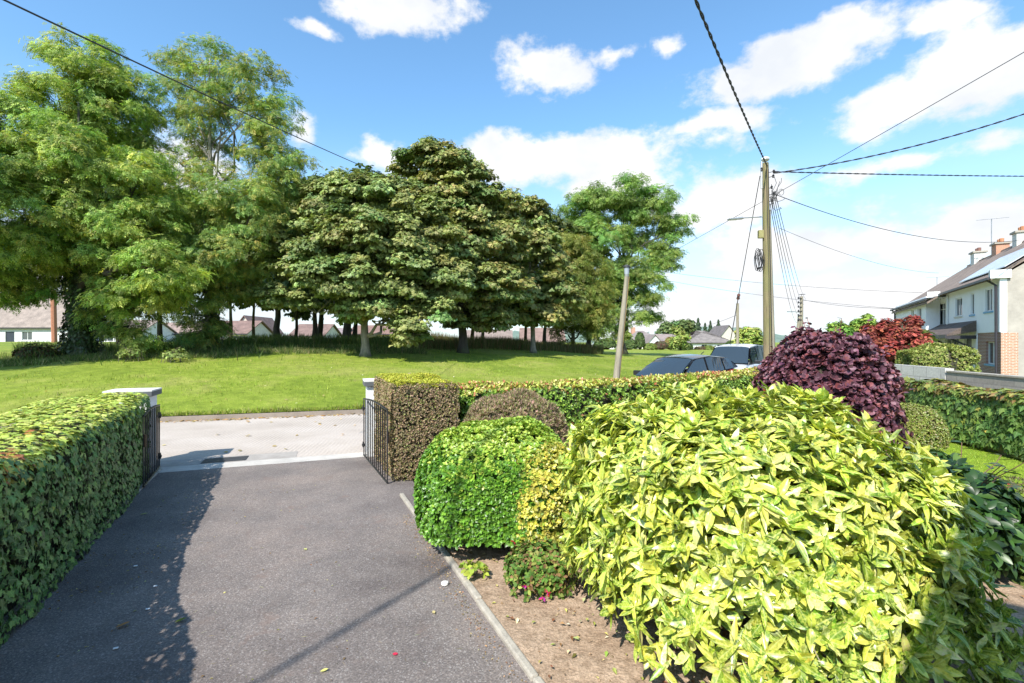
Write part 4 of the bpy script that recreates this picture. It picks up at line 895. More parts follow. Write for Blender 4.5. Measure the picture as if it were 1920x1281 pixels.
def gate(hinge, end, h0, h1, gap, nb, label, ground=0):
    hinge = np.array(hinge, float); end = np.array(end, float); t = thing('gate', label, 'gate', hinge); d = nz(end-hinge); L = np.linalg.norm(end-hinge)
    def top(s): return h0+(h1-h0)*s+.035*math.sin(math.pi*s)
    k = MB(); s_ = np.linspace(0, 1, 9)
    k.tube([hinge+d*L*s+UP*(top(s)) for s in s_], .014, 6); k.tube([hinge+UP*gap, end+UP*gap], .014, 6)
    for q in (0, L): k.box(hinge+d*q+UP*(gap+top(q/L))/2, (.035, .012, top(q/L)-gap), (d, np.cross(UP, d), UP))
    k.build('frame', M_gate, t)
    for i in range(nb):
        q = (i+1)/(nb+1); k = MB(); k.tube([hinge+d*L*q+UP*gap, hinge+d*L*q+UP*top(q)], .0085, 6); k.build('bar', M_gate, t)
    for z in (.18, h0-.16):
        k = MB(); k.box(hinge-d*.01+UP*z, (.07, .05, .035), (d, np.cross(UP, d), UP)); k.tube([hinge-d*.035+UP*(z-.04), hinge-d*.035+UP*(z+.05)], .016, 8); k.build('hinge', M_gate, t)
    k = MB(); k.box(end-d*.02+np.cross(UP, d)*.01+UP*.62, (.05, .03, .16), (d, np.cross(UP, d), UP)); k.build('latch', plain('rusty latch', (.12, .06, .03), .7), t)
gate((-5.27, 7.23, 0), (-4.74, 6.22, 0), .95, .94, .035, 8, 'black iron gate leaf folded back against the ivy hedge')
gate((-2.46, 8.03, 0), (-1.66, 6.44, 0), .95, .99, .02, 11, 'black iron gate leaf folded back against the brown hedge block')

# ---------------- poles, lamps, cables ----------------
def woodmat(name, c, green=(.20, .21, .06), k=.45):
    m, nt, b, o = newmat(name); cw = objco(nt); mp = N_(nt, 'ShaderNodeMapping'); mp.inputs['Scale'].default_value = (6, 6, .35); nt.links.new(cw, mp.inputs[0])
    n1 = noise(nt, 4, 6, .7, mp.outputs[0]); n2 = noise(nt, .9, 3, .6, cw)
    cc = ramp(nt, n1.outputs[0], [(.3, tuple(x*.5 for x in c)), (.5, c), (.7, tuple(x*1.35 for x in c))]); cc = mix(nt, ramp(nt, n2.outputs[0], [(.42, (0, 0, 0)), (.6, (k,)*3)]), cc, green)
    nt.links.new(cc, b.inputs['Base Color']); b.inputs['Roughness'].default_value = .85; bump(nt, b, n1.outputs[0], .7, .02); return m
M_pole = woodmat('weathered pole', (.20, .155, .085), (.15, .165, .05), .6); M_pole2 = woodmat('grey pole', (.27, .235, .18), k=.15); M_cable = plain('black cable', (.02, .02, .022), .6, .1); M_metal = plain('galvanised', (.42, .43, .44), .45, .15, metal=.6)
M_dark = plain('dark fittings', (.03, .03, .035), .6)
def cable(label, a, b_, sag, r, group='overhead cables', twist=False, m=26, mat=None):
    a = np.asarray(a, float); b_ = np.asarray(b_, float); t = np.linspace(0, 1, m)[:, None]; p = a+(b_-a)*t-UP*sag*4*t*(1-t); k = MB()
    if twist:
        m2 = int(min(700, np.linalg.norm(b_-a)/.09)); t = np.linspace(0, 1, m2)[:, None]; p = a+(b_-a)*t-UP*sag*4*t*(1-t); d = nz(b_-a); x = nz(np.cross(d, UP)); y = np.cross(x, d)
        for ph in (0, math.pi):
            an = t*np.linalg.norm(b_-a)/.35*math.pi+ph; k.tube(p+(np.cos(an)*x+np.sin(an)*y)*r*.8, r*.75, 5)
    else: k.tube(p, r, 5)
    o = k.build('cable', mat or M_cable, smooth=True, fix=False); return tag(o, label, 'cable', group)
PY = 17.0; px_ = lambda u: (u-CX)/F_PX*PY
base = np.array([px_(1441), PY, -.05]); top = np.array([px_(1435), PY, zat(306, PY)])
t = thing('utility_pole', 'tall weathered wooden utility pole with a lamp arm and many cables, behind the purple bush', 'utility pole', base)
k = MB(); m_ = 9; pp = base+(top-base)*np.linspace(0, 1, m_)[:, None]; k.tube(pp, np.linspace(.155, .105, m_), 12); k.build('pole', M_pole, t, smooth=True)
k = MB(); o_ = np.array([.17, .04, 0]); b1 = base+o_+np.array([.03, 0, 0]); t1 = base+(top-base)*.80+np.array([.105, .03, 0]); k.tube(b1+(t1-b1)*np.linspace(0, 1, 6)[:, None], np.linspace(.105, .07, 6), 10); k.build('splint', M_pole2, t, smooth=True)
k = MB(); k.tube([top+np.array([-.13, 0, -.9]), top+np.array([-.13, 0, .05])], .035, 8); k.build('conduit', M_metal, t)
k = MB(); k.lathe(top+np.array([.0, 0, .03]), [(.02, .02), (.10, .04), (.14, .09), (.13, .15), (.06, .18)], 12); k.build('pole_cap', plain('white dome', (.7, .7, .7), .4), t, smooth=True)
# vertical cable runs, bolts, boxes
k = MB(); f_ = -np.array([0, .15, 0])
for dx in (-.02, .05): k.tube([base+f_+np.array([dx, 0, .8]), base+(top-base)*.5+f_+np.array([dx+.02, .03, 0]), base+(top-base)*.97+np.array([dx, -.11, 0])], .012, 5)
k.build('riser_cable', M_cable, t)
k = MB(); zb = zat(440, PY); k.box((px_(1425), PY-.05, zb), (.17, .14, .28)); k.build('junction_box', plain('moss stained box', (.28, .25, .10), .7), t, bevel=.015)
k = MB()
for i in range(8):
    an = np.linspace(0, 2*math.pi, 18); rx = rng.uniform(.08, .14); rz = rng.uniform(.24, .38); cx = px_(1421)+rng.normal(0, .02); k.tube(np.c_[cx+rx*np.cos(an), PY-.12+.05*rng.normal()+.02*np.sin(3*an), zat(490, PY)+rng.normal(0, .05)+rz*np.sin(an)], .012, 5)
k.build('cable_coil', M_cable, t)
# insulators and hooks near the top
for i, (u, v) in enumerate([(1450, 322), (1449, 331), (1446, 352), (1450, 364), (1447, 377), (1427, 318)]):
    k = MB(); k.lathe((px_(u), PY-.03, zat(v, PY)), [(.015, -.06), (.04, -.05), (.028, -.01), (.045, .02), (.02, .06)], 8); k.tube([(px_(u), PY-.03, zat(v, PY)), (px_(1438), PY, zat(v, PY)-.05)], .012, 5); k.build('insulator', M_dark, t, smooth=True)
k = MB()
for i in range(7):
    a = np.array([px_(1444), PY-.08, zat(rng.uniform(325, 390), PY)]); e = np.array([px_(1444)+rng.uniform(.08, .5), PY-.1, zat(rng.uniform(330, 395), PY)]); k.tube(curve(a, e, -1.6, 9, .5), .009, 5)
for q in range(2):
    an = np.linspace(0, 6.28, 14); k.tube(np.c_[px_(1462-q*12)+.09*np.cos(an), np.full(14, PY-.1), zat(362+q*4, PY)+.11*np.sin(an)], .008, 5)
k.build('drop_loops', M_cable, t)
# street lamp arm on the pole
L0 = np.array([px_(1429), PY-.02, zat(407, PY)]); L1 = np.array([px_(1392), PY-.1, zat(410, PY)]); k = MB(); k.tube([L0, L1], .022, 6); k.build('lamp_arm', M_metal, t)
k = MB(); c_ = np.array([px_(1377), PY-.12, zat(412, PY)]); ax = nz(L1-L0); k.box(c_, (.56, .2, .045), (ax, np.cross(UP, ax), UP)); k.box(c_-ax*.12+UP*.03, (.22, .12, .05), (ax, np.cross(UP, ax), UP)); o = k.build('lamp_head', M_metal, t, bevel=.015)
k = MB(); k.box(c_+ax*.1-UP*.03, (.32, .15, .015), (ax, np.cross(UP, ax), UP)); k.build('lamp_lens', plain('frosted lens', (.6, .6, .58), .3, .05), o)
# second pole far down the road
Y2 = 66.; b2 = np.array([(1502-CX)/F_PX*Y2, Y2, 0]); t2 = np.array([(1503-CX)/F_PX*Y2, Y2, zat(556, Y2)])
t = thing('utility_pole', 'distant utility pole with a ladder of insulators, above the purple bush', 'utility pole', b2)
k = MB(); k.tube(b2+(t2-b2)*np.linspace(0, 1, 5)[:, None], np.linspace(.26, .2, 5), 10); k.build('pole', M_pole2, t, smooth=True)
k = MB(); k.tube([b2+np.array([-.8, 0, 0]), np.array([(1499-CX)/F_PX*Y2, Y2, zat(592, Y2)])], .22, 8); k.build('splint', M_pole2, t, smooth=True)
for i in range(6):
    k = MB(); z = zat(560+i*8, Y2); k.box((t2[0]-.35, Y2-.2, z), (.5, .1, .1)); k.lathe((t2[0]-.55, Y2-.2, z), [(.05, -.1), (.13, 0), (.06, .22)], 6); k.build('insulator', M_dark, t)
k = MB(); k.tube([(t2[0], Y2, zat(586, Y2)), ((1482-CX)/F_PX*Y2, Y2, zat(584, Y2))], .05, 5); k.box(((1483-CX)/F_PX*Y2, Y2, zat(584.5, Y2)), (.9, .4, .14)); k.build('lamp_arm', M_metal, t)
k = MB(); k.tube([t2, t2+UP*.35], .03, 4); k.tube([t2+UP*.25-np.array([.35, 0, 0]), t2+UP*.3+np.array([.5, 0, 0])], .04, 4); k.build('top_bracket', M_dark, t)
# five cables sloping to the far pole
for i in range(5):
    cable(['leftmost of the five thin cables swooping from the tall pole to the distant pole', 'second from the left of the five thin cables swooping down to the distant pole', 'middle one of the five thin cables swooping down to the distant pole', 'fourth from the left of the five thin cables swooping down to the distant pole', 'rightmost of the five thin cables swooping down to the distant pole, hanging widest'][i],
          (px_(1441+i*2.2), PY-.1, zat(384-i*6, PY)), (t2[0]-.5+.25*i, Y2-.2, zat(602-i*10, Y2)), 1.6-.22*i, .012, 'thin cables from the tall pole to the distant pole')
# post with the stay wire
Yg = 29.; gx_ = (1383-CX)/F_PX*Yg
t = thing('wooden_post', 'bare short wooden pole on the green in front of the willow', 'post', (gx_, Yg, float(gz(gx_, Yg))-.05)); k = MB(); k.tube([(gx_, Yg, float(gz(gx_, Yg))-.05), (gx_, Yg, zat(569, Yg))], .085, 8); k.build('pole', M_pole2, t, smooth=True)
st = np.array([px_(1425), PY, zat(330, PY)]); en = np.array([(1358-CX)/F_PX*24, 24., .2]); mid_ = st+(en-st)*.52
t = thing('stay_wire', 'stay wire with a brown insulator slanting from the tall pole to the green', 'stay wire', en); k = MB(); k.tube([st, mid_], .014, 5); k.tube([mid_, en], .018, 5); k.build('wire', M_cable, t)
k = MB(); dd = nz(en-st); k.lathe(mid_-dd*.16, [(.03, 0), (.07, .06), (.05, .16), (.075, .26), (.03, .32)], 10, (nz(np.cross(dd, UP)), np.cross(nz(np.cross(dd, UP)), dd), dd)); k.build('insulator', plain('brown porcelain', (.16, .07, .06), .35), t, smooth=True)
# leaning lamp post
Yl = 17.5; bl = np.array([(1153-CX)/F_PX*Yl, Yl, float(gz((1153-CX)/F_PX*Yl, Yl))-.05]); tl = np.array([(1175-CX)/F_PX*Yl, Yl, zat(519, Yl)])
t = thing('lamp_post', 'leaning grey wooden lamp post with a small glass lantern on the green verge', 'street lamp', bl)
k = MB(); k.tube(bl+(tl-bl)*np.linspace(0, 1, 6)[:, None], np.linspace(.125, .075, 6), 12); k.build('pole', M_pole2, t, smooth=True)
k = MB(); k.tube([bl+np.array([.12, -.02, 0]), tl+np.array([.085, -.02, 0])], .016, 5); k.build('conduit', plain('yellow brown pipe', (.25, .17, .06), .6), t)
o = MB().lathe(tl, [(.07, 0), (.085, .03), (.075, .34), (.115, .40)], 12).build('lantern', M_metal, t, smooth=True)
MB().lathe(tl+UP*.05, [(.080, 0), (.098, .27)], 12).build('lantern_glass', plain('grey lantern glass', (.30, .34, .38), .15, .1), o, smooth=True)
MB().lathe(tl+UP*.34, [(.14, 0), (.135, .03), (.03, .10)], 12).build('lantern_lid', M_dark, o, smooth=True)
# overhead cables
e2 = np.array([px_(1437), PY-.05, zat(312, PY)])
cable('thick twisted cable running from the tall pole up to the top of the picture', e2, (-5.0, -4.4, 7.2), .30, .019, twist=True)
far = lambda u, v, Y: W(u, Y, zat(v, Y))
cable('black cable crossing the upper left sky in front of the ash trees', far(-60, -32, 5), far(790, 356, 27), .12, .012)
cable('thick twisted cable from the tall pole rising to the right edge, upper of the pair', far(1450, 325, PY-.1), far(2050, 168, 14.5), .32, .018, twist=True)
cable('thick cable from the tall pole running almost level to the right edge', far(1450, 322, PY-.1), far(2080, 331, 21), .05, .017, twist=True)
cable('thin straight cable rising past the tall pole to the upper right corner', far(1240, 484, 34), far(2000, 52, 13), .05, .012)
cable('black cable sagging from the tall pole to the chimney of the white house', far(1452, 364, PY-.1), far(1925, 449, 26), .72, .013)
cable('upper of the two thin level cables behind the tall pole', far(1240, 509, 80), far(1730, 549, 60), .5, .022)
cable('lower of the two thin level cables behind the tall pole', far(1240, 524, 80), far(1730, 582, 60), .6, .022)
cable('thin cable from the distant pole towards the eaves of the white house', far(1505, 562, 65.8), far(1698, 579, 43), .3, .02)
cable('faint thin cable slanting behind the tall pole towards the aerials', far(1462, 428, 24), far(1760, 512, 40), .5, .010)
cable('faint short cable behind the post on the green', far(1300, 608, 100), far(1383, 590, 29), .5, .012)

# ---------------- houses ----------------
M_glass = None
def glassmat():
    m, nt, b, o = newmat('window glass'); b.inputs['Base Color'].default_value = (.05, .06, .07, 1); b.inputs['Roughness'].default_value = .06; b.inputs['Specular IOR Level'].default_value = .9; return m
M_glass = glassmat(); M_pvc = plain('white window frame', (.78, .78, .77), .4, .04, bstr=0); M_blue = plain('blue painted sill', (.16, .36, .55), .6, .1)
def rendermat(name, c, sc=30, bs=.8):
    return plain(name, c, .92, .14, 3, bstr=bs, fine=sc)
def tilemat(name, c, ax=0):
    m, nt, b, o = newmat(name); cw = objco(nt); sp = N_(nt, 'ShaderNodeSeparateXYZ'); nt.links.new(cw, sp.inputs[0]); n1 = noise(nt, 1.3, 5, .6, cw); n2 = noise(nt, 12, 4, .7, cw)
    w = N_(nt, 'ShaderNodeMath', op='MULTIPLY', inp={1: 5.2}); nt.links.new(sp.outputs[2], w.inputs[0]); fr = N_(nt, 'ShaderNodeMath', op='FRACT'); nt.links.new(w.outputs[0], fr.inputs[0])
    cc = ramp(nt, n1.outputs[0], [(.3, tuple(x*.7 for x in c)), (.7, tuple(x*1.25 for x in c))]); cc = mix(nt, .8, cc, mix(nt, 1., cc, ramp(nt, n2.outputs[0], [(.3, (.55, .55, .55)), (.7, (1.35, 1.3, 1.25))]), 'MULTIPLY'))
    cc = mix(nt, ramp(nt, fr.outputs[0], [(.0, (.75, .75, .75)), (.16, (0, 0, 0))]), cc, tuple(x*.35 for x in c)); nt.links.new(cc, b.inputs['Base Color']); b.inputs['Roughness'].default_value = .85; bump(nt, b, fr.outputs[0], .5, .03); return m
class Fr:
    "house frame: t along the front, d into the house, z up"
    def __init__(s, o, f, e): s.o = np.array(o, float); s.f = nz(np.array([*f, 0.])); s.e = nz(np.array([*e, 0.]))
    def __call__(s, t, d, z): return s.o+s.f*t+s.e*d+UP*z
    @property
    def ax(s): return (s.f, s.e, UP)
def wall_holes(fr, t0, t1, z0, z1, holes, d0, th, mat, parent, name='wall'):
    holes = [tuple(round(float(q), 2) for q in h) for h in holes]
    ts = sorted({t0, t1, *[h[0] for h in holes], *[h[1] for h in holes]}); zs = sorted({z0, z1, *[h[2] for h in holes], *[h[3] for h in holes]}); k = MB()
    for a, b_ in zip(ts[:-1], ts[1:]):
        for c_, e_ in zip(zs[:-1], zs[1:]):
            if any(h[0] <= (a+b_)/2 <= h[1] and h[2] <= (c_+e_)/2 <= h[3] for h in holes): continue
            k.box(fr((a+b_)/2, d0+th/2, (c_+e_)/2), (b_-a, th, e_-c_), fr.ax)
    o = k.build(name, mat, parent, fix=False)
    return o
def window(fr, t0, t1, z0, z1, d0, parent, mull=1, sill=None, rec=.1, transom=False, blind=True, fm=None, glass=None):
    t0, t1, z0, z1 = [round(float(q), 2) for q in (t0, t1, z0, z1)]
    w_ = t1-t0; h = z1-z0; k = MB(); f_ = .055; dm = d0+rec
    for (a, b_, c_, e_) in [(t0, t0+f_, z0, z1), (t1-f_, t1, z0, z1), (t0+f_, t1-f_, z0, z0+f_), (t0+f_, t1-f_, z1-f_, z1)]: k.box(fr((a+b_)/2, dm+.03, (c_+e_)/2), (b_-a, .06, e_-c_), fr.ax)
    for i in range(mull): x = t0+w_*(i+1)/(mull+1); k.box(fr(x, dm+.03, (z0+z1)/2), (f_, .05, h-2*f_), fr.ax)
    if transom: k.box(fr((t0+t1)/2, dm+.032, z0+h*.7), (w_-2*f_, .045, f_), fr.ax)
    o = k.build('window', fm or M_pvc, parent, fix=False)
    k = MB(); k.box(fr((t0+t1)/2, dm+.045, (z0+z1)/2), (w_-f_, .012, h-f_), fr.ax); k.build('pane', glass or M_glass, o, fix=False)
    if blind:
        k = MB(); k.box(fr((t0+t1)/2+w_*.22, dm+.12, (z0+z1)/2), (w_*.5, .01, h-.02), fr.ax); k.build('curtain', plain('curtain', (.62, .62, .60), .9, .05, bstr=0), o, fix=False)
    if sill is not None: k = MB(); k.box(fr((t0+t1)/2, d0-.0, z0-.045), (w_+.24, .10, .09), fr.ax); k.build('sill', sill, o, fix=False)
    return o
Fd = np.array([.503, .864]); Ed = np.array([.864, -.503]); HF = Fr((23.6, 23.4, 0), Fd, Ed)
def tt_(u, d=0.):
    s = (u-CX)/F_PX; o = np.array([23.6, 23.4])+Ed*d; return (s*o[1]-o[0])/(.503-.864*s)
def zz_(u, v, d=0.): return zat(v, 23.4+.864*tt_(u, d)-.503*d)
M_wr = plain('white render', (.90, .90, .92), .9, .03, 1.5, bstr=.2, fine=30.); M_peb = plain('pebbledash', (.38, .345, .30), .95, .18, 2.2, bstr=1., fine=26)
M_brF = blockmat('red brick', (.30, .10, .06), (.55, .50, .45), 1, 1, math.atan2(.864, .503), .225, .075); M_brG = blockmat('sunlit brick', (.46, .22, .12), (.58, .50, .42), 1, 1, math.atan2(-.503, .864), .225, .075)  # one brick in two tones: front shade and gable sunlight put into the colours
M_roof = tilemat('brown roof tiles', (.26, .20, .165)); M_soff = plain('white soffit', (.74, .74, .72), .6, .04); M_gut = plain('dark gutter', (.035, .032, .04), .5)
hs = thing('house', 'long white two-storey semi-detached house with brown tiled roof and red brick ground floor corner', 'house', (23.6, 23.4, 0))
tE = tt_(1700); tB = tt_(1747); EV = 5.0; RD = 4.18; RZ = 8.08
wins = []
for u0, u1, v0, v1, ml, sill, tr_ in [(1846.8, 1861, 541, 584, 1, M_blue, 0), (1820, 1826.5, 550, 590, 0, M_blue, 0), (1791, 1804, 559, 593, 1, M_wdirty, 0), (1753, 1773, 569, 610, 2, M_wdirty, 1)]:
    a, b_ = tt_(u1), tt_(u0); uc = (u0+u1)/2; wins.append((a, b_, zz_(uc, v1), zz_(uc, v0), ml, sill, tr_))
holes = [w_[:4] for w_ in wins]
z_b = zz_(1850, 624); t_b = tt_(1831)
gw = (tt_(1864), tt_(1846), zz_(1855, 683), zz_(1855, 641))
dr = (tt_(1822), tt_(1808), 0., 2.1); pw_ = (tt_(1798), tt_(1772), .9, 2.1)
wall_holes(HF, 0, tB, z_b+.002, EV, holes, 0, .25, M_wr, hs)
wall_holes(HF, t_b, tB, 0, z_b, [dr, pw_], .0, .25, M_wr, hs)
wall_holes(HF, 0, t_b-.002, 0, z_b, [gw], .05, .25, M_brF, hs, 'brick_wall')
for a, b_, c_, e_, ml, sill, tr_ in wins: window(HF, a, b_, c_, e_, 0, hs, ml, sill, .05, tr_)
window(HF, *gw, .05, hs, 1, M_blue, .1); window(HF, *pw_, 0, hs, 2, None, .1)
k = MB(); k.box(HF((dr[0]+dr[1])/2, .14, 1.05), (dr[1]-dr[0], .05, 2.1), HF.ax); k.build('door', plain('dark door', (.04, .05, .07), .4), hs)
# projecting far half
PJ = -.75; wf = []
for u0, u1, v0, v1 in [(1720, 1728, 577, 606), (1708.5, 1713.5, 581, 606)]: a, b_ = tt_(u1, PJ), tt_(u0, PJ); uc = (u0+u1)/2; wf.append((a, b_, zat(v1, 23.4+.864*tt_(uc, PJ)-.503*PJ), zat(v0, 23.4+.864*tt_(uc, PJ)-.503*PJ)))
tB2 = tt_(1736, PJ); wall_holes(HF, tB2, tE+.2, 0, EV, [q[:4] for q in wf], PJ, .25, M_wr, hs)
for q in wf: window(HF, *q, PJ, hs, 1, M_wdirty, .1)
k = MB(); k.box(HF(tB2+.12, PJ/2+.125, EV/2), (.24, -PJ-.255, EV), HF.ax); k.build('return_wall', M_wr, hs, fix=False)
# gable walls and back
for tg, mt in ((0., M_peb), (tE+.2, M_peb)):
    k = MB(); q = [HF(tg, .25, 0), HF(tg, 2*RD, 0), HF(tg, 2*RD, EV), HF(tg, RD, RZ-.12), HF(tg, .25, EV+.2)]; k.prism(q, HF.f*(.24 if tg == 0 else -.24)); k.build('gable', M_peb, hs)
k = MB(); k.box(HF((tE+.2)/2, 2*RD-.12, EV/2), (tE-.4, .24, EV), HF.ax); k.build('rear_wall', M_peb, hs)
k = MB(); k.box(HF(-.015, .33, zz_(1876, 624)/2), (.03, .6, zz_(1876, 624)), HF.ax); k.build('brick_strip', M_brG, hs)
# roof
sl2 = (RZ-EV)/RD
def roofslab(k, a, b_, d0, d1, side=1, th=.12):
    z = lambda d: EV+.12+(d if side > 0 else 2*RD-d)*sl2
    q = [HF(a, d0, z(d0)), HF(a, d1, z(d1)), HF(a, d1, z(d1)+th), HF(a, d0, z(d0)+th)]; k.prism(q, HF.f*(b_-a))
tP = tt_(1776); k = MB(); roofslab(k, -.12, tP, -.35, RD); roofslab(k, tP+.002, tE+.45, PJ-.25, RD); roofslab(k, -.12, tE+.45, RD+.001, 2*RD+.3, -1)
rf = k.build('roof', M_roof, hs)
k = MB(); k.tube([HF(-.12, RD, RZ+.2), HF(tE+.45, RD, RZ+.2)], .12, 8); k.build('ridge', plain('ridge tiles', (.24, .18, .15), .9), rf)
k = MB(); k.box(HF(tP/2-.06, -.40, EV-.03), (tP, .12, .12), HF.ax); k.box(HF((tP+tE+.5)/2, PJ-.31, EV-.30), (tE-tP+.4, .12, .12), HF.ax); k.build('gutter', M_gut, hs)
k = MB(); k.box(HF(tP/2-.05, -.16, EV+.01), (tP-.1, .30, .06), HF.ax); k.box(HF((tP+tE)/2+.2, PJ/2-.12, EV-.2), (tE-tP, -PJ+.2, .06), HF.ax); k.box(HF(-.02, .0, EV+.16), (.26, .75, .40), HF.ax); k.box(HF(tP+.03, PJ/2-.3, EV+.02), (.1, -PJ-.1, .3), HF.ax); k.build('soffit', M_soff, hs)
k = MB(); k.tube([HF(.32, -.42, EV-.05), HF(.26, -.08, EV-.35), HF(.22, -.07, .1)], .055, 8); k.tube([HF(tE-.1, PJ-.3, EV-.3), HF(tE, PJ-.08, EV-.6), HF(tE, PJ-.08, .1)], .06, 8); k.build('downpipe', M_gut, hs)
k = MB(); k.tube([HF(tt_(1779), -.06, EV-.05), HF(tt_(1779), -.06, .1)], .05, 8); k.build('downpipe', M_soff, hs)
k = MB(); a, b_ = tt_(1912, RD), tt_(1802, .3)
za = lambda d: EV+.12+d*sl2+.12
k = MB(); q0, q1 = .25, 2.1; V = [HF(.3, q0, za(q0)+.10), HF(.3, q1, za(q1)+.10), HF(.3, q1, za(q1)+.15), HF(.3, q0, za(q0)+.15)]; k.prism(V, HF.f*(tt_(1800, .3)-.3)); m, nt, b, o_ = newmat('solar glass'); b.inputs['Base Color'].default_value = (.04, .05, .08, 1); b.inputs['Roughness'].default_value = .4; b.inputs['Coat Weight'].default_value = .6; b.inputs['Coat Roughness'].default_value = .2; b.inputs['Base Color'].default_value = (.5, .52, .56, 1)
k.build('solar_panel', m, rf)
def chimney(t_, w1, w2, hgt, mat, pot=(.45, .2, .1)):
    k = MB(); z0 = RZ-.5; k.box(HF(t_, RD, (z0+RZ+hgt)/2), (w1, w2, RZ+hgt-z0), HF.ax); c_ = k.build('chimney', mat, rf); k = MB(); k.box(HF(t_, RD, RZ+hgt+.06), (w1+.2, w2+.2, .12), HF.ax); k.build('chimney_cap', M_edge, rf)
    k = MB()
    for s_ in (-.25, .25): k.lathe(HF(t_+s_*w1, RD, RZ+hgt+.12), [(.12, 0), (.13, .28), (.10, .3)], 8)
    k.build('chimney_pot', plain('clay pot', pot, .8), rf)
M_brk = blockmat('chimney brick', (.50, .20, .10), (.5, .4, .33), 1, 1, math.atan2(.864, .503), .225, .075)
chimney(tt_(1916, RD), .75, .7, .85, M_wdirty); chimney(tt_(1876, RD), .9, .7, .75, M_brk); chimney(tt_(1834, RD), .95, .7, .9, M_wdirty, (.2, .1, .08))
def aerial(t_, v, u, label_w=1.3, d=RD):
    b0 = HF(t_, d, RZ); ztop = zat(v, b0[1]); b0[2] = min(RZ, ztop-2.6); k = MB(); k.tube([b0, np.array([b0[0], b0[1], ztop])], .03, 5); c_ = np.array([b0[0], b0[1], ztop]); k.tube([c_-HF.e*label_w*.5+UP*.02, c_+HF.e*label_w*.6+UP*.02], .022, 5)
    for i in range(7): q = c_+HF.e*label_w*(-.5+i*.17)+UP*.02; k.tube([q-HF.f*.2-UP*.04, q+HF.f*.2+UP*.04], .012, 4)
    k.build('aerial', M_metal, rf)
aerial(tt_(1859, RD), 411, 1859, 1.6); aerial(tt_(1800, RD)+8, 520, 1722, 1.6)
# porch canopy
ca, cb_ = tt_(1831), tt_(1757); k = MB(); dC = -1.25
q = [HF(ca, .0, 3.05), HF(ca, dC, 2.28), HF(ca, dC, 2.20), HF(ca, 0, 2.45)]; k.prism(q, HF.f*(cb_-ca)); cp = k.build('canopy_roof', tilemat('dark canopy tiles', (.13, .10, .09)), hs)
k = MB(); k.box(HF((ca+cb_)/2, dC-.03, 2.18), (cb_-ca+.1, .08, .2), HF.ax); k.box(HF(ca+.06, dC/2, 2.14), (.1, -dC, .2), HF.ax); k.build('fascia', M_gut, cp)
k = MB(); 
for t_ in (ca+.3, (ca+cb_)/2): k.span(HF(t_, -.05, 1.5), HF(t_, dC+.2, 2.1), .09, .09)
k.build('bracket', M_gut, cp)
# dish
dc = HF(-.5, 1.45, zz_(1876, 522)-.02); nrm = nz(np.array([-.75, -.62, .28])); ax_ = (nz(np.cross(nrm, UP)), np.cross(nz(np.cross(nrm, UP)), nrm), nrm)
k = MB(); k.lathe(dc, [(.02, -.09), (.16, -.07), (.30, -.01), (.40, .06), (.39, .065), (.29, 0), (.15, -.055), (.01, -.075)], 20, ax_); o = k.build('satellite_dish', plain('dull grey dish', (.36, .34, .32), .6), hs, smooth=True)
k = MB(); k.tube([dc-nrm*.08, HF(0.02, 1.5, dc[2]-.3)], .03, 6); k.tube([dc-UP*.3, dc+nrm*.5-UP*.2], .014, 5); k.lathe(dc+nrm*.5-UP*.2, [(.04, -.05), (.04, .05)], 8, ax_); k.build('dish_arm', M_metal, o)
k = MB(); k.tube([HF(-.02, 1.5, dc[2]-.3), HF(-.02, 1.5, .1)], .018, 5); k.build('dish_cable', M_cable, hs)
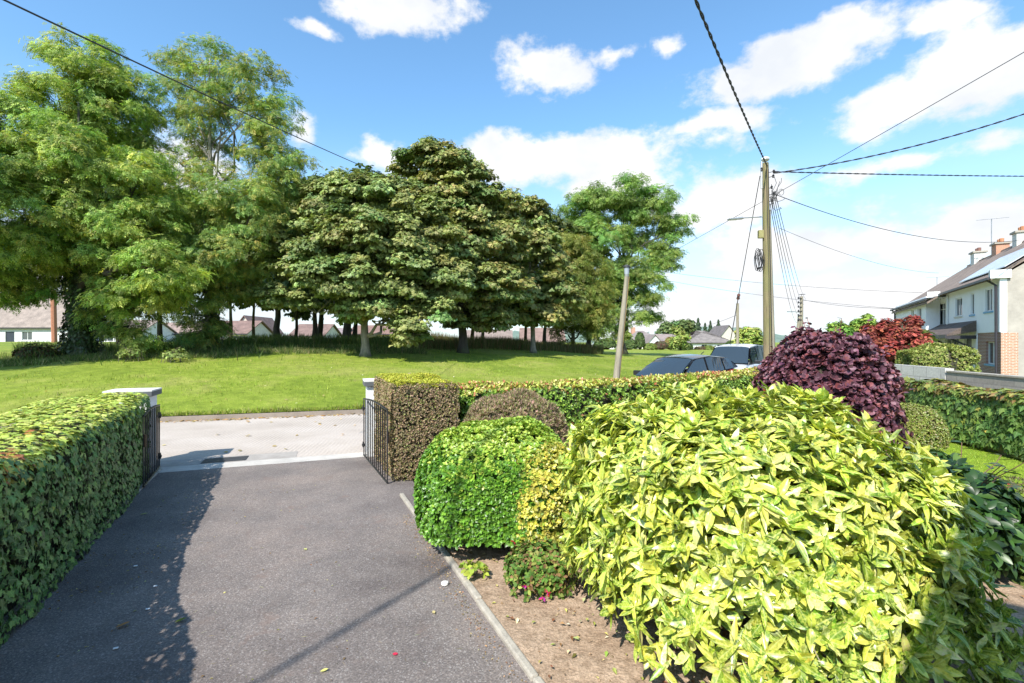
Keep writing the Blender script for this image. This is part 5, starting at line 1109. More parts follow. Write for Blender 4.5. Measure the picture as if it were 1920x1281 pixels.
# far white building beyond it
def simple_house(name, label, u0, u1, Y, ev, rv, wallc, roofc, dep=7, hip=False, base=None, ang=0., wins=(), chim=(), gable=False, doors=(), vis=None, cat='house', z0=None):
    x0, x1 = (u0-CX)/F_PX*Y, (u1-CX)/F_PX*Y; zb_ = float(gz((x0+x1)/2, Y))-.15 if z0 is None else z0; ze = zat(ev, Y); 
    f_ = (math.cos(ang), math.sin(ang)); fr = Fr((x0, Y, 0), f_, (-f_[1], f_[0])); Wd = (x1-x0)/math.cos(ang); zr = zat(rv, Y+dep/2)
    hh = thing(name, label, cat, (x0, Y, zb_)); mw = rendermat('render '+label[:18], wallc, 8, .3)
    px2m = lambda u: (u-u0)/(u1-u0)*Wd
    hs_ = [(px2m(a), px2m(b_), zat(d_, Y), zat(c_, Y)) for a, b_, c_, d_ in wins]+[(px2m(a), px2m(b_), zb_, zat(c_, Y)) for a, b_, c_, _ in doors]
    mr = tilemat('tiles '+label[:18], roofc)
    if gable:
        wall_holes(fr, 0, Wd, zb_, ze, hs_, 0, .25, mw, hh); k = MB(); k.prism([fr(0, .0, ze+.001), fr(Wd, .0, ze+.001), fr(Wd/2, .0, zr)], fr.e*.25); k.build('gable', mw, hh)
        k = MB(); k.box(fr(.12, dep/2+.13, (zb_+ze)/2), (.24, dep-.28, ze-zb_), fr.ax); k.build('side_wall', mw, hh); k = MB(); k.box(fr(Wd-.12, dep/2+.13, (zb_+ze)/2), (.24, dep-.28, ze-zb_), fr.ax); k.build('side_wall', mw, hh)
        k = MB(); s_ = (zr-ze)/(Wd/2)
        for sg in (0, 1):
            a = -.3 if sg == 0 else Wd+.3; k.prism([fr(a, -.3, ze-.3*s_+.05), fr(Wd/2, -.3, zr+.05), fr(Wd/2, -.3, zr+.2), fr(a, -.3, ze-.3*s_+.2)], fr.e*(dep+.5))
        rf_ = k.build('roof', mr, hh)
    else:
        wall_holes(fr, 0, Wd, zb_, ze, hs_, 0, .25, mw, hh)
        for a in (0, Wd-.24):
            k = MB(); q = [fr(a, .255, zb_), fr(a, dep, zb_), fr(a, dep, ze)]+([fr(a, dep/2, zr-.05)] if not hip else [])+[fr(a, .255, ze)]; k.prism(q, fr.f*.24); k.build('side_wall', mw, hh)
        k = MB(); ov = .35; s_ = (zr-ze)/(dep/2); ins = dep/2 if hip else 0; th = UP*.14
        A0, A1, B0, B1 = fr(-ov, -ov, ze-ov*s_+.08), fr(Wd+ov, -ov, ze-ov*s_+.08), fr(-ov, dep+ov, ze-ov*s_+.08), fr(Wd+ov, dep+ov, ze-ov*s_+.08)
        R0, R1 = fr(ins-ov*(0 if hip else 1), dep/2, zr+.08), fr(Wd-ins+ov*(0 if hip else 1), dep/2, zr+.08)
        V = [A0, A1, B1, B0, R0, R1]; V = V+[v+th for v in V]; Fq = [(0, 1, 5, 4), (2, 3, 4, 5)]+([(0, 4, 3), (1, 2, 5)] if hip else []); k.add(V, [tuple(i+6 for i in f) for f in Fq]+[f[::-1] for f in Fq]+([] if hip else [(1, 5, 11, 7), (5, 2, 8, 11), (0, 6, 10, 4), (4, 10, 9, 3)])+[(0, 1, 7, 6), (2, 3, 9, 8)]+([(1, 2, 8, 7), (3, 0, 6, 9)] if hip else []))
        rf_ = k.build('roof', mr, hh, fix=False)
        k = MB(); k.box(fr(Wd/2, -ov-.05, ze-ov*s_+.1), (Wd+2*ov, .1, .16), fr.ax); k.build('gutter', M_gut, hh)
    for h_ in hs_[:len(wins)]: window(fr, *h_, 0, hh, 1, M_soff, .1, blind=False)
    for h_ in hs_[len(wins):]: k = MB(); k.box(fr((h_[0]+h_[1])/2, .12, (h_[2]+h_[3])/2), (h_[1]-h_[0], .06, h_[3]-h_[2]), fr.ax); k.build('door', plain('dark door '+label[:8], (.03, .035, .05), .45), hh)
    for uc, vt, wd2, mc in chim: k = MB(); k.box(fr(px2m(uc), dep/2, (zr-.6+zat(vt, Y+dep/2))/2), (wd2, wd2, zat(vt, Y+dep/2)-zr+.6), fr.ax); k.build('chimney', mc, rf_)
    return hh, fr
g_, _ = simple_house('bungalow', 'pale grey bungalow with dark door and window, at the left edge behind the ash', -60, 128, 72, 612, 556, (.58, .57, .57), (.27, .22, .19), 9, wins=[(41, 60, 622, 638)], doors=[(10, 27, 622, 645)], chim=[(121, 540, 1.0, M_wdirty)])
simple_house('bungalow', 'low white bungalow with grey roof just right of the ivy-covered ash trunk', 175, 262, 76, 624, 602, (.70, .71, .72), (.24, .19, .17), 8, wins=[(188, 212, 628, 640), (222, 240, 628, 640)])
simple_house('bungalow', 'white bungalow glimpsed between the ash trunks, left of the red roofed ones', 274, 372, 84, 627, 607, (.66, .66, .66), (.28, .21, .18), 8, wins=[(285, 300, 629, 640), (330, 350, 629, 640)])
simple_house('bungalow', 'red-roofed bungalow partly behind the leaning thin trunk', 392, 462, 72, 626, 604, (.6, .55, .5), (.21, .135, .115), 8, wins=[(437, 452, 629, 636)])
simple_house('house', 'pale gable-fronted house between thin trunks, just right of a red-roofed bungalow', 437, 480, 80, 622, 596, (.55, .48, .42), (.25, .16, .14), 9, gable=True, wins=[(441, 449, 607, 614), (452, 460, 620, 628)] if False else [(446, 455, 624, 630)])
simple_house('bungalow', 'bungalow with wide red-brown roof framed by two dark trunks in the middle of the belt', 545, 606, 78, 630, 610, (.6, .58, .52), (.21, .14, .12), 8)
simple_house('bungalow', 'small grey-roofed pale house beyond the belt, right of the thick brown trunk', 602, 642, 92, 631, 617, (.55, .55, .55), (.27, .22, .22), 8)
simple_house('bungalow', 'long cream bungalow behind the pale sycamore trunk', 655, 760, 95, 627, 612, (.62, .50, .30), (.22, .135, .11), 8, wins=[(735, 742, 629, 636)])
simple_house('bungalow', 'pale brown roof low behind the weeds, left of the pink-roofed bungalow', 862, 958, 96, 643, 621, (.6, .56, .5), (.25, .195, .17), 9, z0=.0)
simple_house('bungalow', 'pink-roofed bungalow behind the weeds and the slender pale trunk', 978, 1058, 90, 641, 617, (.6, .58, .55), (.24, .16, .135), 9, wins=[(1030, 1042, 644, 650)], z0=.0)
simple_house('house', 'white gabled house with an upstairs window at the end of the weeds', 1122, 1152, 105, 634, 610, (.72, .72, .72), (.25, .2, .2), 9, gable=True, wins=[(1130, 1140, 622, 632)] if False else [(1132, 1142, 637, 645)], z0=.2)
hb, fb_ = simple_house('bungalow', 'grey-roofed white bungalow below the crown of the domed ash across the green', 1168, 1252, 112, 643, 622, (.78, .78, .78), (.23, .20, .19), 9, hip=True, z0=.1, chim=[(1196, 614, .9, M_brk), (1232, 615, 1.0, M_white)])
simple_house('bungalow', 'small white gabled extension in front of the grey-roofed bungalow', 1216, 1240, 107, 642, 629, (.74, .74, .74), (.25, .21, .2), 5, gable=True, z0=.1)
simple_house('bungalow', 'large hipped grey-brown roofed white bungalow across the green beside the willow', 1290, 1376, 104, 643, 622, (.80, .80, .80), (.22, .195, .18), 12, hip=True, z0=.1, wins=[(1316, 1326, 646, 650), (1345, 1353, 646, 650)], chim=[(1308, 630, .9, M_brk)])
simple_house('house', 'beige gable showing above the hipped roof beside the willow', 1349, 1384, 125, 633, 612, (.5, .46, .4), (.16, .14, .14), 9, gable=True, z0=0.)
simple_house('bungalow', 'grey roof between the round garden trees and the hipped bungalow', 1236, 1296, 125, 641, 628, (.6, .6, .6), (.27, .22, .2), 9, z0=.1)
# reddish lamp standard in front of the left bungalow
t = thing('lamp_post', 'rusty red-brown pole in front of the bungalow at the left edge', 'street lamp', W(102, 55, float(gz(-52, 55)))); k = MB(); k.tube([W(102, 55, float(gz(-52, 55))), W(100, 55, zat(545, 55))], .26, 8); k.build('pole', plain('rust brown pole', (.34, .14, .08), .8), t, smooth=True)
k = MB(); k.tube([W(100, 55, zat(545, 55)), W(99, 55, zat(520, 55))], .12, 6); k.build('upper_pole', M_dark, t)
# fence in front of the neighbour's house
k = MB()
for i in range(9): k.box(HF(tt_(1750)+.2*i-0.2, -4.2, .95), (.17, .025, 1.9), HF.ax)
fo = k.build('fence', plain('brown fence boards', (.20, .10, .06), .85), bevel=.004); tag(fo, 'short run of brown boarded fence between the red maple and the white house', 'fence')

# ---------------- distant vegetation ----------------
farP = [(.12, .17, .06), (.16, .21, .08), (.10, .14, .05)]
kw = dict(style='far', leafs=.55, clump=1.5, cat='tree', forks=2)
tree('garden_tree', 'round yellow-green garden tree in front of the far bungalows', 1276, 92, .25, [(1276, 632, 0, 17, 14), (1270, 642, 0, 14, 10)], pal=[(.22, .27, .06), (.28, .30, .09)], **kw)
tree('garden_tree', 'broad dark garden tree behind the far bungalow roofs', 1262, 150, .4, [(1250, 622, 0, 16, 12), (1272, 616, 0, 16, 14), (1286, 620, 0, 12, 16)], pal=farP, **{**kw, 'leafs': .9, 'clump': 2.2})
tree('willow_tree', 'bright yellow-green weeping willow behind the tall pole', 1410, 78, .35, [(1408, 632, 0, 24, 16), (1400, 645, 0, 20, 12), (1420, 645, 0, 16, 12)], pal=[(.30, .36, .08), (.26, .32, .07), (.36, .38, .12)], **{**kw, 'leafs': .42, 'clump': 1.1})
def conifer(u, vt, Y, wpx, label):
    x = (u-CX)/F_PX*Y; b = np.array([x, Y, 0.]); zt = zat(vt, Y); t = thing('conifer', label, 'tree', b, 'conifers on the skyline'); k = MB(); k.tube([b, np.array([x, Y, zt])], np.array([.35, .05]), 6); k.build('trunk', M_barkD, t)
    R = wpx/F_PX*Y/2; n = 2600; h = rng.uniform(0, 1, n)**1.1; r = R*(1-h*.95)*rng.uniform(.55, 1., n)*(.75+.25*np.sin(h*42)); a = rng.uniform(0, 6.28, n); pos = np.c_[x+r*np.cos(a), Y+r*np.sin(a), zt*.12+h*(zt*.88)-r*.15]
    dr_ = np.c_[np.cos(a), np.sin(a), -.35*np.ones(n)]; leaf_mesh('crown', [(FARS[0], pos, nz(UP+.6*dr_+.4*rdir(n)), nz(dr_+.2*rdir(n)), rng.uniform(.7, 1.3, n)*(.8-.55*h), pick([(.06, .10, .05), (.09, .13, .07), (.05, .08, .045)], n))], M_far, t, False)
for u, vt, w_, lb in [(1309, 596, 22, 'tallest and leftmost of the four conifers on the skyline'), (1322, 605, 15, 'shortest of the four skyline conifers, second from the left'), (1332, 601, 14, 'narrow conifer on the skyline, third from the left'), (1347, 599, 18, 'rightmost of the four skyline conifers')]: conifer(u, vt, 165, w_*1.35, lb)
# hedge line of shrubs across the far side of the green
def farshrub(u, v, Y, ru, rv, label, pal, group='garden shrubs along the far side of the green', name='garden_shrub', n=900, s=.45):
    c = W(u, Y, 0); r = np.array([ru/F_PX*Y, ru/F_PX*Y*.8, 0]); zb = float(gz(c[0], Y)) if Y < 140 and u < 1400 else 0; zt = zat(v-rv, Y); c[2] = zb-.1; r[2] = max(.8, zt-zb); t = thing(name, label, 'shrub', c, group)
    core(c, r, M_core, t, pw=2.2, k=.8); p, nr = dome_pts(n, c, r, amp=.25, nf=.5, pw=2.2)
    leaf_mesh('foliage', [(FARS[i], p[i::3], nz(nr[i::3]+.5*UP+.5*rdir(len(p[i::3]))), nz(nr[i::3]+rdir(len(p[i::3]))), s*rng.uniform(.6, 1.2, len(p[i::3])), pick(pal, len(p[i::3]), .2)) for i in range(3)], M_far, t, False)
dg = [(.07, .11, .035), (.10, .15, .045)]; rd = [(.12, .07, .05), (.10, .10, .05)]; lg = [(.20, .25, .06), (.15, .2, .05)]; og = [(.32, .20, .08), (.22, .22, .07)]
for u, v, ru, rv, lb, pal in [(1135, 645, 20, 12, 'dark shrub below the white gabled house at the end of the weeds', dg), (1180, 646, 14, 9, 'dark green shrub under the left end of the grey-roofed bungalow', dg), (1200, 640, 8, 17, 'small dark pointed shrub in front of the grey roof', dg),
        (1220, 650, 12, 6, 'low pale green shrub in front of the small white gable', lg), (1240, 648, 13, 9, 'dark reddish shrub right of the small white gable', rd), (1256, 645, 9, 14, 'olive shrub left of the round garden tree', og), (1284, 650, 12, 7, 'dark green shrub at the foot of the round garden tree', dg),
        (1312, 654, 9, 4, 'reddish shrub under the hipped bungalow window', rd), (1328, 655, 10, 3, 'low green shrub before the hipped bungalow', lg), (1350, 655, 16, 3, 'low orange-tinged hedge before the hipped bungalow', og), (1372, 648, 10, 8, 'dark shrub at the left foot of the willow', dg)]:
    farshrub(u, v, 98, ru, rv, lb, pal)
tree('garden_tree', 'yellow-green tree top between the domed ash and the grey-roofed bungalow', 1160, 108, .3, [(1165, 628, 0, 16, 10), (1160, 640, 0, 12, 8)], pal=[(.30, .34, .08)], **kw)
# far wooded hills, blue-green distance haze put into the colour
hk = np.linspace(-900, 1500, 160); hx = []; m = newmat('hill woodland'); nt = m[1]; cw = objco(nt); n1 = noise(nt, .03, 6, .7, cw)
nt.links.new(ramp(nt, n1.outputs[0], [(.3, (.10, .15, .12)), (.7, (.19, .25, .19))]), m[2].inputs['Base Color']); m[2].inputs['Roughness'].default_value = 1
Yh = 900.; V = []; 
for j, (dy, hf) in enumerate([(0, 0.), (60, .75), (140, 1.), (400, .9)]):
    for x in hk: V.append((x, Yh+dy, (12+9*math.sin(x*.006+1)+5*math.sin(x*.019)+2.2*rng.normal())*hf-(2 if j == 0 else 0)+ (22*math.exp(-((x-470)/150.)**2))*hf))
gridmesh('hills', np.array(V), 4, len(hk), m[0]); tag(bpy.data.objects['hills'], kind='structure')
# ---------------- neighbour's garden ----------------
def ground_tree(*a, **k2): return tree(*a, base=k2.pop('base'), **k2)
tree('red_maple', 'rusty red Japanese maple in the next garden behind the purple bush', 1680, 17.2, .07, [(1690, 612, 0, 32, 16), (1662, 625, 0, 34, 18), (1695, 640, 0, 38, 20), (1668, 658, -.3, 34, 20), (1700, 668, 0, 30, 14)], 'far', [(.25, .05, .045), (.34, .08, .065), (.18, .045, .04), (.30, .11, .06)], dens=1.5, leafs=.13, clump=.30, base=(13.6, 17.2, 0), forks=4)
tree('garden_tree', 'light green rounded tree left of the red maple above the purple bush', 1603, 24., .10, [(1590, 622, 0, 26, 18), (1618, 617, 0, 28, 20), (1605, 640, 0, 40, 18)], 'far', [(.22, .32, .06), (.28, .38, .08), (.16, .25, .05)], dens=1.4, leafs=.18, clump=.45, base=(17.0, 24, 0), forks=4)
tree('spiky_palm', 'small spiky green palm-like plant between the red maple and the porch', 1727, 24, .08, [(1727, 628, 0, 14, 12)], 'far', [(.15, .19, .07), (.20, .24, .08)], dens=1., leafs=.5, clump=.5, base=(20.3, 24, 0), forks=3)
def hb_(name, label, line, wd, hts, n, pal, s, parentmat=M_soft):
    return block(name, label, line, wd, hts, n, pal, pal+[(.34, .36, .08)], s, [T_ovate(2, .45, .1, .1, .5)], parentmat, k=5, amp=.12, nf=1.2, rnd=.25, open_=(.3, 1.2), up=.4)
hb_('garden_hedge', "neighbour's loose light green hedge in front of the porch of the white house", [(11.5, 14.2), (12.3, 14.0), (13.1, 14.2)], .9, [1.62, 1.74, 1.66], 2600, [(.28, .33, .09), (.34, .37, .11), (.22, .28, .07), (.40, .38, .15)], .085)
# ---------------- cars ----------------
def carpaint(name, c):
    m, nt, b, o = newmat(name); b.inputs['Base Color'].default_value = (*c, 1); b.inputs['Metallic'].default_value = .2; b.inputs['Roughness'].default_value = .4; b.inputs['Coat Weight'].default_value = .6; b.inputs['Coat Roughness'].default_value = .04
    n = noise(nt, 3, 4, .6, objco(nt)); nt.links.new(ramp(nt, n.outputs[0], [(.3, tuple(x*.85 for x in c)), (.7, c)]), b.inputs['Base Color']); return m
M_cglass = newmat('car glass')[0]; _b = M_cglass.node_tree.nodes['Principled BSDF']; _b.inputs['Base Color'].default_value = (.03, .045, .06, 1); _b.inputs['Roughness'].default_value = .03; _b.inputs['Specular IOR Level'].default_value = .6
M_tyre = plain('tyre rubber', (.02, .02, .02), .85); M_rim = plain('alloy', (.45, .45, .46), .3, .05, metal=.9); M_trim = plain('black trim', (.015, .015, .017), .4); M_lampg = plain('lamp glass', (.6, .62, .65), .1, .05); M_lampr = plain('red lamp glass', (.45, .02, .02), .15, .1)
def car(name, label, loc, rz, paint, roofm, prof, gh, Wd, wheels, rw=.32):
    """prof: (x, z_low, z_top, half width) stations nose to tail; gh: greenhouse dict"""
    t = thing(name, label, 'car', loc, None, rz); k = MB(); n = 14; V = []
    for x, zl, zt, hw in prof:
        pts = [(0, zt+.015), (hw*.55, zt+.01), (hw*.86, zt-.03), (hw*.97, zt-.10), (hw, zt-.25), (hw*1.0, (zl+zt)/2-.05), (hw*.97, zl+.10), (hw*.88, zl)]
        ring = [(x, -y, z) for y, z in pts]+[(x, y, z) for y, z in pts[::-1]]; ring = ring[:8]+ring[8:-1]; V.append(ring)
    m_ = len(V[0]); k.add([p for r in V for p in r], [(i*m_+j, i*m_+(j+1) % m_, (i+1)*m_+(j+1) % m_, (i+1)*m_+j) for i in range(len(V)-1) for j in range(m_)]+[tuple(range(m_-1, -1, -1)), tuple(range((len(V)-1)*m_, len(V)*m_))])
    b = k.build('body', paint, t, smooth=True, local=True); s = b.modifiers.new('s', 'SUBSURF'); s.levels = s.render_levels = 1
    A, B, C, Dd, E = gh['scuttle'], gh['rf'], gh['rm'], gh['rr'], gh['tail']   # (x, half width, z)
    def P3(q, sgn, f=1.): return np.array([q[0], sgn*q[1]*f, q[2]])
    def lerp(a, b_, t_): return a+(b_-a)*t_
    k = MB(); rows = [B, C, Dd]; R = []
    for q in rows:
        R.append([(q[0], q[1]*f, q[2]+.045*(1-f*f)) for f in (-1.03, -.7, -.35, 0, .35, .7, 1.03)])
    R = [[(p[0]+.02, p[1], p[2]-.005) for p in R[0]]]+R[1:]; top_ = [p for r in R for p in r]; kk = len(top_); k.add(top_+[(a, b_, c_-.04) for a, b_, c_ in top_], [(i*7+j, i*7+j+1, (i+1)*7+j+1, (i+1)*7+j) for i in range(2) for j in range(6)]+[(kk+i*7+j, kk+(i+1)*7+j, kk+(i+1)*7+j+1, kk+i*7+j+1) for i in range(2) for j in range(6)]+[(j, j+1, kk+j+1, kk+j) for j in range(6)]+[(14+j, kk+14+j, kk+15+j, 15+j) for j in range(6)]+[(i*7, kk+i*7, kk+i*7+7, i*7+7) for i in range(2)]+[(i*7+6, i*7+13, kk+i*7+13, kk+i*7+6) for i in range(2)])
    ro = k.build('roof', roofm, t, smooth=True, local=True); 
    # windscreen and rear screen: bowed sheets
    def screen(nm, lo, hi, bow):
        k = MB(); rws = []
        for tq in (0, .5, 1):
            r_ = []
            for f in (-1, -.6, -.2, .2, .6, 1):
                p = lerp(np.array([lo[0], lo[1]*f*.96, lo[2]]), np.array([hi[0], hi[1]*f*.96, hi[2]-.01]), tq); p[0] += bow*(1-f*f)+bow*.4*math.sin(math.pi*tq); p[2] += .02*math.sin(math.pi*tq)+.03*(1-f*f)*tq; r_.append(p)
            rws.append(r_)
        fl_ = [p for r in rws for p in r]; k.add(fl_+[p-np.array([bow*.4, 0, .02]) for p in fl_], [(i*6+j, i*6+j+1, (i+1)*6+j+1, (i+1)*6+j) for i in range(2) for j in range(5)]+[(18+i*6+j, 18+(i+1)*6+j, 18+(i+1)*6+j+1, 18+i*6+j+1) for i in range(2) for j in range(5)])
        return k.build(nm, M_cglass, t, smooth=True, local=True, fix=False)
    screen('windscreen', A, B, .08); screen('rear_window', E, Dd, -.06)
    # sides: black frame with glass panes proud of it
    for sg in (-1, 1):
        loA, loE = np.array([A[0]-.05, sg*(A[1]+.01), A[2]-.03]), np.array([E[0]+.04, sg*(E[1]+.0), E[2]-.02]); hiB, hiC, hiD = P3(B, sg), P3(C, sg), P3(Dd, sg)
        out = np.array([0, sg, .25])*.03
        loM = lerp(loA, loE, .5)+np.array([0, sg*.035, -.01]);         xs_ = gh['pillars']
        def top_at(x):
            if x > B[0]: f = (x-B[0])/(loA[0]-B[0]); return lerp(hiB, loA, f)
            if x > C[0]: return lerp(hiC, hiB, (x-C[0])/(B[0]-C[0]))
            if x > Dd[0]: return lerp(hiD, hiC, (x-Dd[0])/(C[0]-Dd[0]))
            return lerp(hiD, loE, (Dd[0]-x)/(Dd[0]-loE[0]))
        def low_at(x): return lerp(loA, loM, (loA[0]-x)/(loA[0]-loM[0])) if x > loM[0] else lerp(loM, loE, (loM[0]-x)/(loM[0]-loE[0]))
        k = MB(); xf = np.linspace(loA[0], loE[0], 40); k.add([low_at(x) for x in xf]+[top_at(x) for x in xf], [(i, i+1, 41+i, 40+i) for i in range(39)]); k.build('side_frame', M_trim, t, local=True, fix=False)
        for a, b_ in xs_:
            k = MB(); xx = np.linspace(a, b_, 7); lo = []; hi = []
            for x in xx: l_, h_ = low_at(x), top_at(x); lo.append(lerp(l_, h_, .05)+out); hi.append(lerp(l_, h_, .93)+out)
            k.add(lo+hi, [(i, i+1, 7+i+1, 7+i) for i in range(6)]); k.build('side_window', M_cglass, t, local=True, fix=False)
        mc = np.array([A[0]-.42, sg*(Wd/2+.09), A[2]+.04]); k = MB(); k.box(mc, (.12, .2, .14)); k.box(mc+np.array([0, -sg*.13, -.05]), (.05, .12, .04)); mo = k.build('wing_mirror', M_trim, t, local=True, bevel=.03)
        k = MB(); k.box(np.array([prof[1][0]-.02, sg*Wd*.36, gh['lamp']]), (.20, .34, .12)); k.build('headlight', M_lampg, t, local=True, bevel=.04)
        k = MB(); k.box(np.array([prof[-2][0]+.03, sg*Wd*.40, gh['lamp']+.12]), (.16, .22, .14)); k.build('rear_light', M_lampr, t, local=True, bevel=.03)
        for wx in wheels:
            c_ = np.array([wx, sg*(Wd/2-.10), rw]); axw = (np.array([1., 0, 0]), UP, np.array([0, sg, 0.]))
            w_ = MB().lathe(c_, [(.2, -.09), (rw*.97, -.1), (rw, -.05), (rw, .06), (rw*.95, .1), (.2, .105)], 24, axw).build('wheel', M_tyre, t, smooth=True, local=True)
            k = MB(); k.lathe(c_+axw[2]*.07, [(.01, .02), (.04, .035), (.05, .0), (.2, .0), (.215, .04), (.2, -.02)], 20, axw)
            for i in range(5): a_ = i*1.2566; dv = np.array([math.cos(a_), 0, math.sin(a_)]); k.span(c_+axw[2]*.09, c_+axw[2]*.09+dv*.2, .02, .045, axw[2])
            k.build('rim', M_rim, w_, local=True)
    k = MB(); k.box((prof[0][0]+.01, 0, .42), (.05, Wd*.5, .16)); k.build('grille', M_trim, t, local=True, bevel=.02); k = MB(); k.tube([(C[0]-.6, 0, C[2]+.03), (C[0]-.75, 0, C[2]+.10)], .012, 5); k.build('aerial', M_trim, t, local=True)
    return t
def heading(dx, dy): return math.atan2(dy, dx)
hr = heading(-.80, -.60)
car('parked_car', 'red hatchback with black roof parked on the road behind the front hedge', (CARX, CARY, .03), heading(*CARH), carpaint('red metallic paint', (.50, .015, .05)), carpaint('black roof paint', (.012, .014, .018)),
    [(2.02, .25, .50, .62), (1.95, .22, .66, .74), (1.5, .2, .84, .84), (.95, .2, .93, .87), (0, .18, .94, .88), (-1.0, .2, 1.03, .88), (-1.6, .22, 1.12, .86), (-1.95, .26, 1.10, .78), (-2.04, .3, .70, .7)],
    dict(scuttle=(1.12, .72, .93), rf=(.30, .56, 1.40), rm=(-.40, .58, 1.47), rr=(-1.45, .53, 1.40), tail=(-1.90, .66, 1.14), pillars=[(.86, -.12), (-.2, -1.0), (-1.07, -1.55)], lamp=.68), 1.76, (1.28, -1.26))
car('parked_car', 'silver-white van-like car with a tall windscreen parked beyond the red hatchback', (VANX, VANY, 0), heading(*VANH), carpaint('silver paint', (.55, .57, .60)), carpaint('silver roof paint', (.62, .64, .66)),
    [(2.25, .3, .62, .68), (2.15, .26, .80, .82), (1.8, .25, .98, .90), (1.45, .25, 1.05, .92), (0, .22, 1.06, .93), (-1.2, .22, 1.06, .93), (-2.0, .25, 1.06, .92), (-2.25, .3, 1.0, .88), (-2.32, .35, .7, .84)],
    dict(scuttle=(1.62, .80, 1.05), rf=(.85, .66, 1.68), rm=(-.4, .68, 1.76), rr=(-2.0, .66, 1.72), tail=(-2.26, .78, 1.1), pillars=[(1.2, .25), (.15, -.9), (-1.0, -1.95)], lamp=.82), 1.86, (1.5, -1.45), .34)

# ---------------- small things on the ground ----------------
def leafobj(name, label, cat, u, v, s, c, T=None, z=.012, group=None, mat=None, rot=None):
    p = G(u, v); p[2] = z; r = rot if rot is not None else rng.uniform(0, 6.28)
    o = leaf_mesh(name, [(T or T_ovate(3, .45, .12, -.12, .5), p[None], nz(UP+.15*rdir(1)), np.array([[math.cos(r), math.sin(r), .05]]), [s], np.array([c]))], mat or M_soft, None); return tag(o, label, cat, group)
leafobj('fallen_leaf', 'large orange-brown fallen leaf lying in the shade on the left of the drive', 'leaf', 216, 1180, .085, (.55, .26, .10), rot=.35)
leafobj('fallen_leaf', 'green curled fallen leaf at the edge of the shade on the drive', 'leaf', 327, 1170, .07, (.20, .24, .04), rot=.5)
leafobj('fallen_leaf', 'pale yellow leaf alone in the sunny middle of the drive', 'leaf', 570, 1031, .05, (.68, .68, .25))
leafobj('fallen_leaf', 'small cream heart-shaped leaf right of the cable shadow on the drive', 'leaf', 812, 1148, .05, (.6, .5, .25), rot=-1.2)
leafobj('fallen_leaf', 'yellow leaf near the bottom edge in the middle of the drive', 'leaf', 600, 1263, .045, (.65, .62, .2), rot=.3)
leafobj('fallen_leaf', 'pale leaf on the shaded drive beside the ivy hedge, topmost one', 'leaf', 262, 967, .075, (.42, .44, .16), rot=.5)
leafobj('fallen_flower', 'single crushed pink-red flower on the drive near the cable shadow', 'flower', 737, 1232, .035, (.8, .05, .12), T_round(6, .9), mat=M_red)
m_ = MB(); p = G(834, 1098); m_.lathe(p+UP*.004, [(.012, 0), (.03, .008), (.028, .022), (.01, .03)], 9); o = m_.build('pebble', plain('white stone', (.72, .70, .66), .7, .1), smooth=True); tag(o, 'white pebble on the drive beside the right-hand edging', 'pebble')
for i, (u, v, lb) in enumerate([(291, 1102, 'white chip beside the orange crumb on the shaded drive'), (277, 1145, 'white chip just above the large orange-brown leaf'), (217, 1219, 'white chip lowest on the shaded drive'), (254, 1064, 'small white chip highest on the shaded drive')]):
    m_ = MB(); p = G(u, v); m_.box(p+UP*.012, (.028, .016, .008), (nz(np.array([1, .5, 0])), nz(np.array([-.5, 1, 0])), UP)); o = m_.build('stone_chip', plain('white chip', (.7, .72, .75), .6, .05), bevel=.004); tag(o, lb, 'stone chip', 'white chips on the shaded drive')
# litter: twiglets, leaf bits on drive, road edge and soil
def litter(name, P_, s, pal, mat=None, T=None):
    n = len(P_); a = rng.uniform(0, 6.28, n); o = leaf_mesh(name, [(T or T_diamond(.5, .3), P_, nz(UP+.35*rdir(n)), np.c_[np.cos(a), np.sin(a), .1*rng.normal(size=n)], s, pick(pal, n, .25))], mat or M_soft, None, False); return tag(o, kind='stuff')
n = 900; q = rng.uniform(-1.62, -.95, n); q = np.where(rng.uniform(size=n) < .75, q, rng.uniform(-1.6, 1.1, n)); dd_ = rng.uniform(.6, 7.2, n); Pq = P[None]*q[:, None]+D[None]*dd_[:, None]; Pq[:, 2] = .008
ck = vnoise(Pq, 2.2) > -.1; Pq = Pq[ck]; litter('litter', Pq, rng.uniform(.008, .028, len(Pq)), [(.30, .2, .1), (.42, .34, .18), (.2, .12, .06), (.45, .42, .2)])
n = 700; q = rng.uniform(-1.6, 1.1, n); Pq = P[None]*q[:, None]+D[None]*rng.uniform(.6, 7.2, n)[:, None]; Pq[:, 2] = .007; Pq = Pq[vnoise(Pq, 1.9) > .1]; litter('litter', Pq, rng.uniform(.03, .055, len(Pq)), [(.36, .3, .2), (.42, .38, .28)], T=T_diamond(.05, .2))
n = 700; q = 1.19-np.abs(rng.normal(0, .07, n)); Pq = P[None]*q[:, None]+D[None]*rng.uniform(1, 5.3, n)[:, None]; Pq[:, 2] = .008; litter('litter', Pq, rng.uniform(.008, .022, n), [(.36, .22, .12), (.45, .33, .2), (.3, .2, .12)])
n = 1500; xy = np.c_[rng.uniform(-.6, 4.5, n), rng.uniform(1.2, 6, n)]; q = xy@P[:2]; xy = xy[q > 1.3]; z = .034+0*xy[:, 0]; litter('litter', np.c_[xy, z], rng.uniform(.012, .05, len(xy)), [(.52, .50, .16), (.40, .22, .10), (.30, .16, .08), (.62, .55, .35), (.35, .38, .1)])
n = 260; xx = rng.uniform(-11, -3, n); Pq = np.c_[xx, kerb_y(xx)-.03-np.abs(rng.normal(0, .10, n)), np.full(n, .012)]; litter('litter', Pq, rng.uniform(.05, .10, n), [(.42, .24, .09), (.50, .34, .14), (.34, .22, .1)], T=T_round(6, .8))
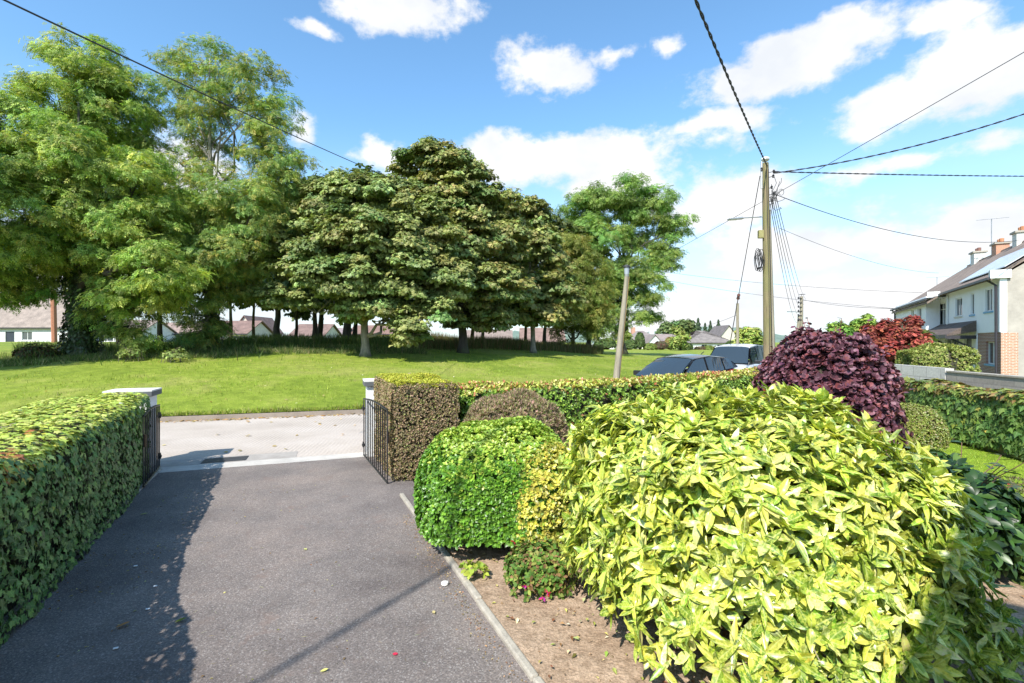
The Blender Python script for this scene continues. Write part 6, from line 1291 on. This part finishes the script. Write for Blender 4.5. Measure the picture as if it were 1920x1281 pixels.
n = 34; xx = rng.uniform(-9.5, -2.8, n); Pq = np.c_[xx, kerb_y(xx)-rng.uniform(.4, 4.2, n), np.full(n, .012)]; litter('litter', Pq, rng.uniform(.05, .11, n), [(.50, .30, .12), (.55, .4, .2)], T=T_round(6, .8))
# clods on the soil
n = 900; xy = np.c_[rng.uniform(-.6, 4.5, n), rng.uniform(1.2, 5, n)]; xy = xy[xy@P[:2] > 1.33]; T_cl = (np.array([(0, 0, .5), (.5, 0, 0), (0, .5, 0), (-.5, 0, 0), (0, -.5, 0)], float), [(0, 1, 2), (0, 2, 3), (0, 3, 4), (0, 4, 1)])
n = len(xy); tag(leaf_mesh('clods', [(T_cl, np.c_[xy, np.full(n, .022)], nz(UP+.2*rdir(n)), rdir(n)*np.array([1, 1, 0])+1e-3, rng.uniform(.006, .026, n), pick([(.30, .2, .13), (.36, .26, .18)], n))], M_soft, None, False), kind='stuff')

# brambles and young plants in front of the belt
def bramble(u, v, Y, ru, hgt, label, pal, n, s=.09):
    x = (u-CX)/F_PX*Y; c = np.array([x, Y, float(gz(x, Y))-.02]); r = np.array([ru/F_PX*Y, .5, hgt]); t = thing('bramble_bush' if n > 400 else 'young_shrub', label, 'shrub', c); p, nr = dome_pts(n, c, r, amp=.16, nf=1.6); p = p-nr*rng.uniform(0, .25, (len(p), 1))
    leaf_mesh('foliage', [(T_ovate(2, .5, .1, .1, .5), np.repeat(p, 3, 0), nz(np.repeat(nr, 3, 0)+.6*UP+.6*rdir(3*len(p))), nz(rdir(3*len(p))), s*rng.uniform(.7, 1.4, 3*len(p)), pick(pal, 3*len(p), .2))], M_soft, t)
    k = MB()
    for i in range(14): e = p[rng.integers(len(p))]; k.tube(curve(c+rng.normal(0, .2, 3)*np.array([1, 1, 0]), e+UP*.1, .3, 5, .5), np.linspace(.014, .004, 5), 4, cap=False)
    k.build('stem', M_twig, t, fix=False)
bramble(62, 672, 19.2, 42, .75, 'tangled reddish green bramble bush at the foot of the ivy-covered ash trunk', [(.07, .10, .03), (.12, .07, .04), (.09, .13, .04), (.16, .09, .04)], 900)
bramble(248, 690, 17.8, 20, .62, 'pale green upright weeds under the hanging leaves between the two big ash trunks', [(.20, .27, .07), (.26, .33, .10)], 160)
bramble(325, 690, 18.0, 26, .60, 'pale leafy young shrub at the edge of the long grass, right of the ash trunks', [(.24, .30, .10), (.30, .36, .12)], 170)
bramble(150, 655, 23.5, 30, .9, 'dark low shrub behind the ivy-covered ash trunk', [(.06, .09, .03), (.08, .11, .03)], 420)
# ---------------- the house this drive belongs to, unseen behind the viewpoint, gable shaped for its shadow ----------------
hh = thing('house', 'unseen rendered house at the near end of the drive, catslide gable shaped to cast shade', 'house', (HX0, HY, 0)); mw = rendermat('cream render', (.60, .56, .48)); k = MB()
prof_ = [(HX0, HY, 0), (HX1, HY, 0), (HX1, HY, HE1), (HXA, HY, HA), (HX0, HY, HE0)]; k.prism(prof_, (0, -7, 0)); k.build('wall', mw, hh)
k = MB(); 
for (xa, za_), (xb, zb2) in (((HX0, HE0), (HXA, HA)), ((HX1, HE1), (HXA, HA))): k.prism([(xa, HY+.02, za_+.02), (xb, HY+.02, zb2+.02), (xb, HY+.02, zb2+.16), (xa, HY+.02, za_+.16)], (0, -7.1, 0))
k.build('roof', M_roof, hh)

# ---------------- output ----------------
S.view_settings.view_transform = 'Standard'; S.view_settings.look = 'None'; S.view_settings.exposure = EXPO; S.view_settings.gamma = 1
S.cycles.max_bounces = 7; S.cycles.transmission_bounces = 4; S.cycles.diffuse_bounces = 3; S.cycles.use_denoising = True
print('faces', sum(len(o.data.polygons) for o in bpy.data.objects if o.type == 'MESH'))
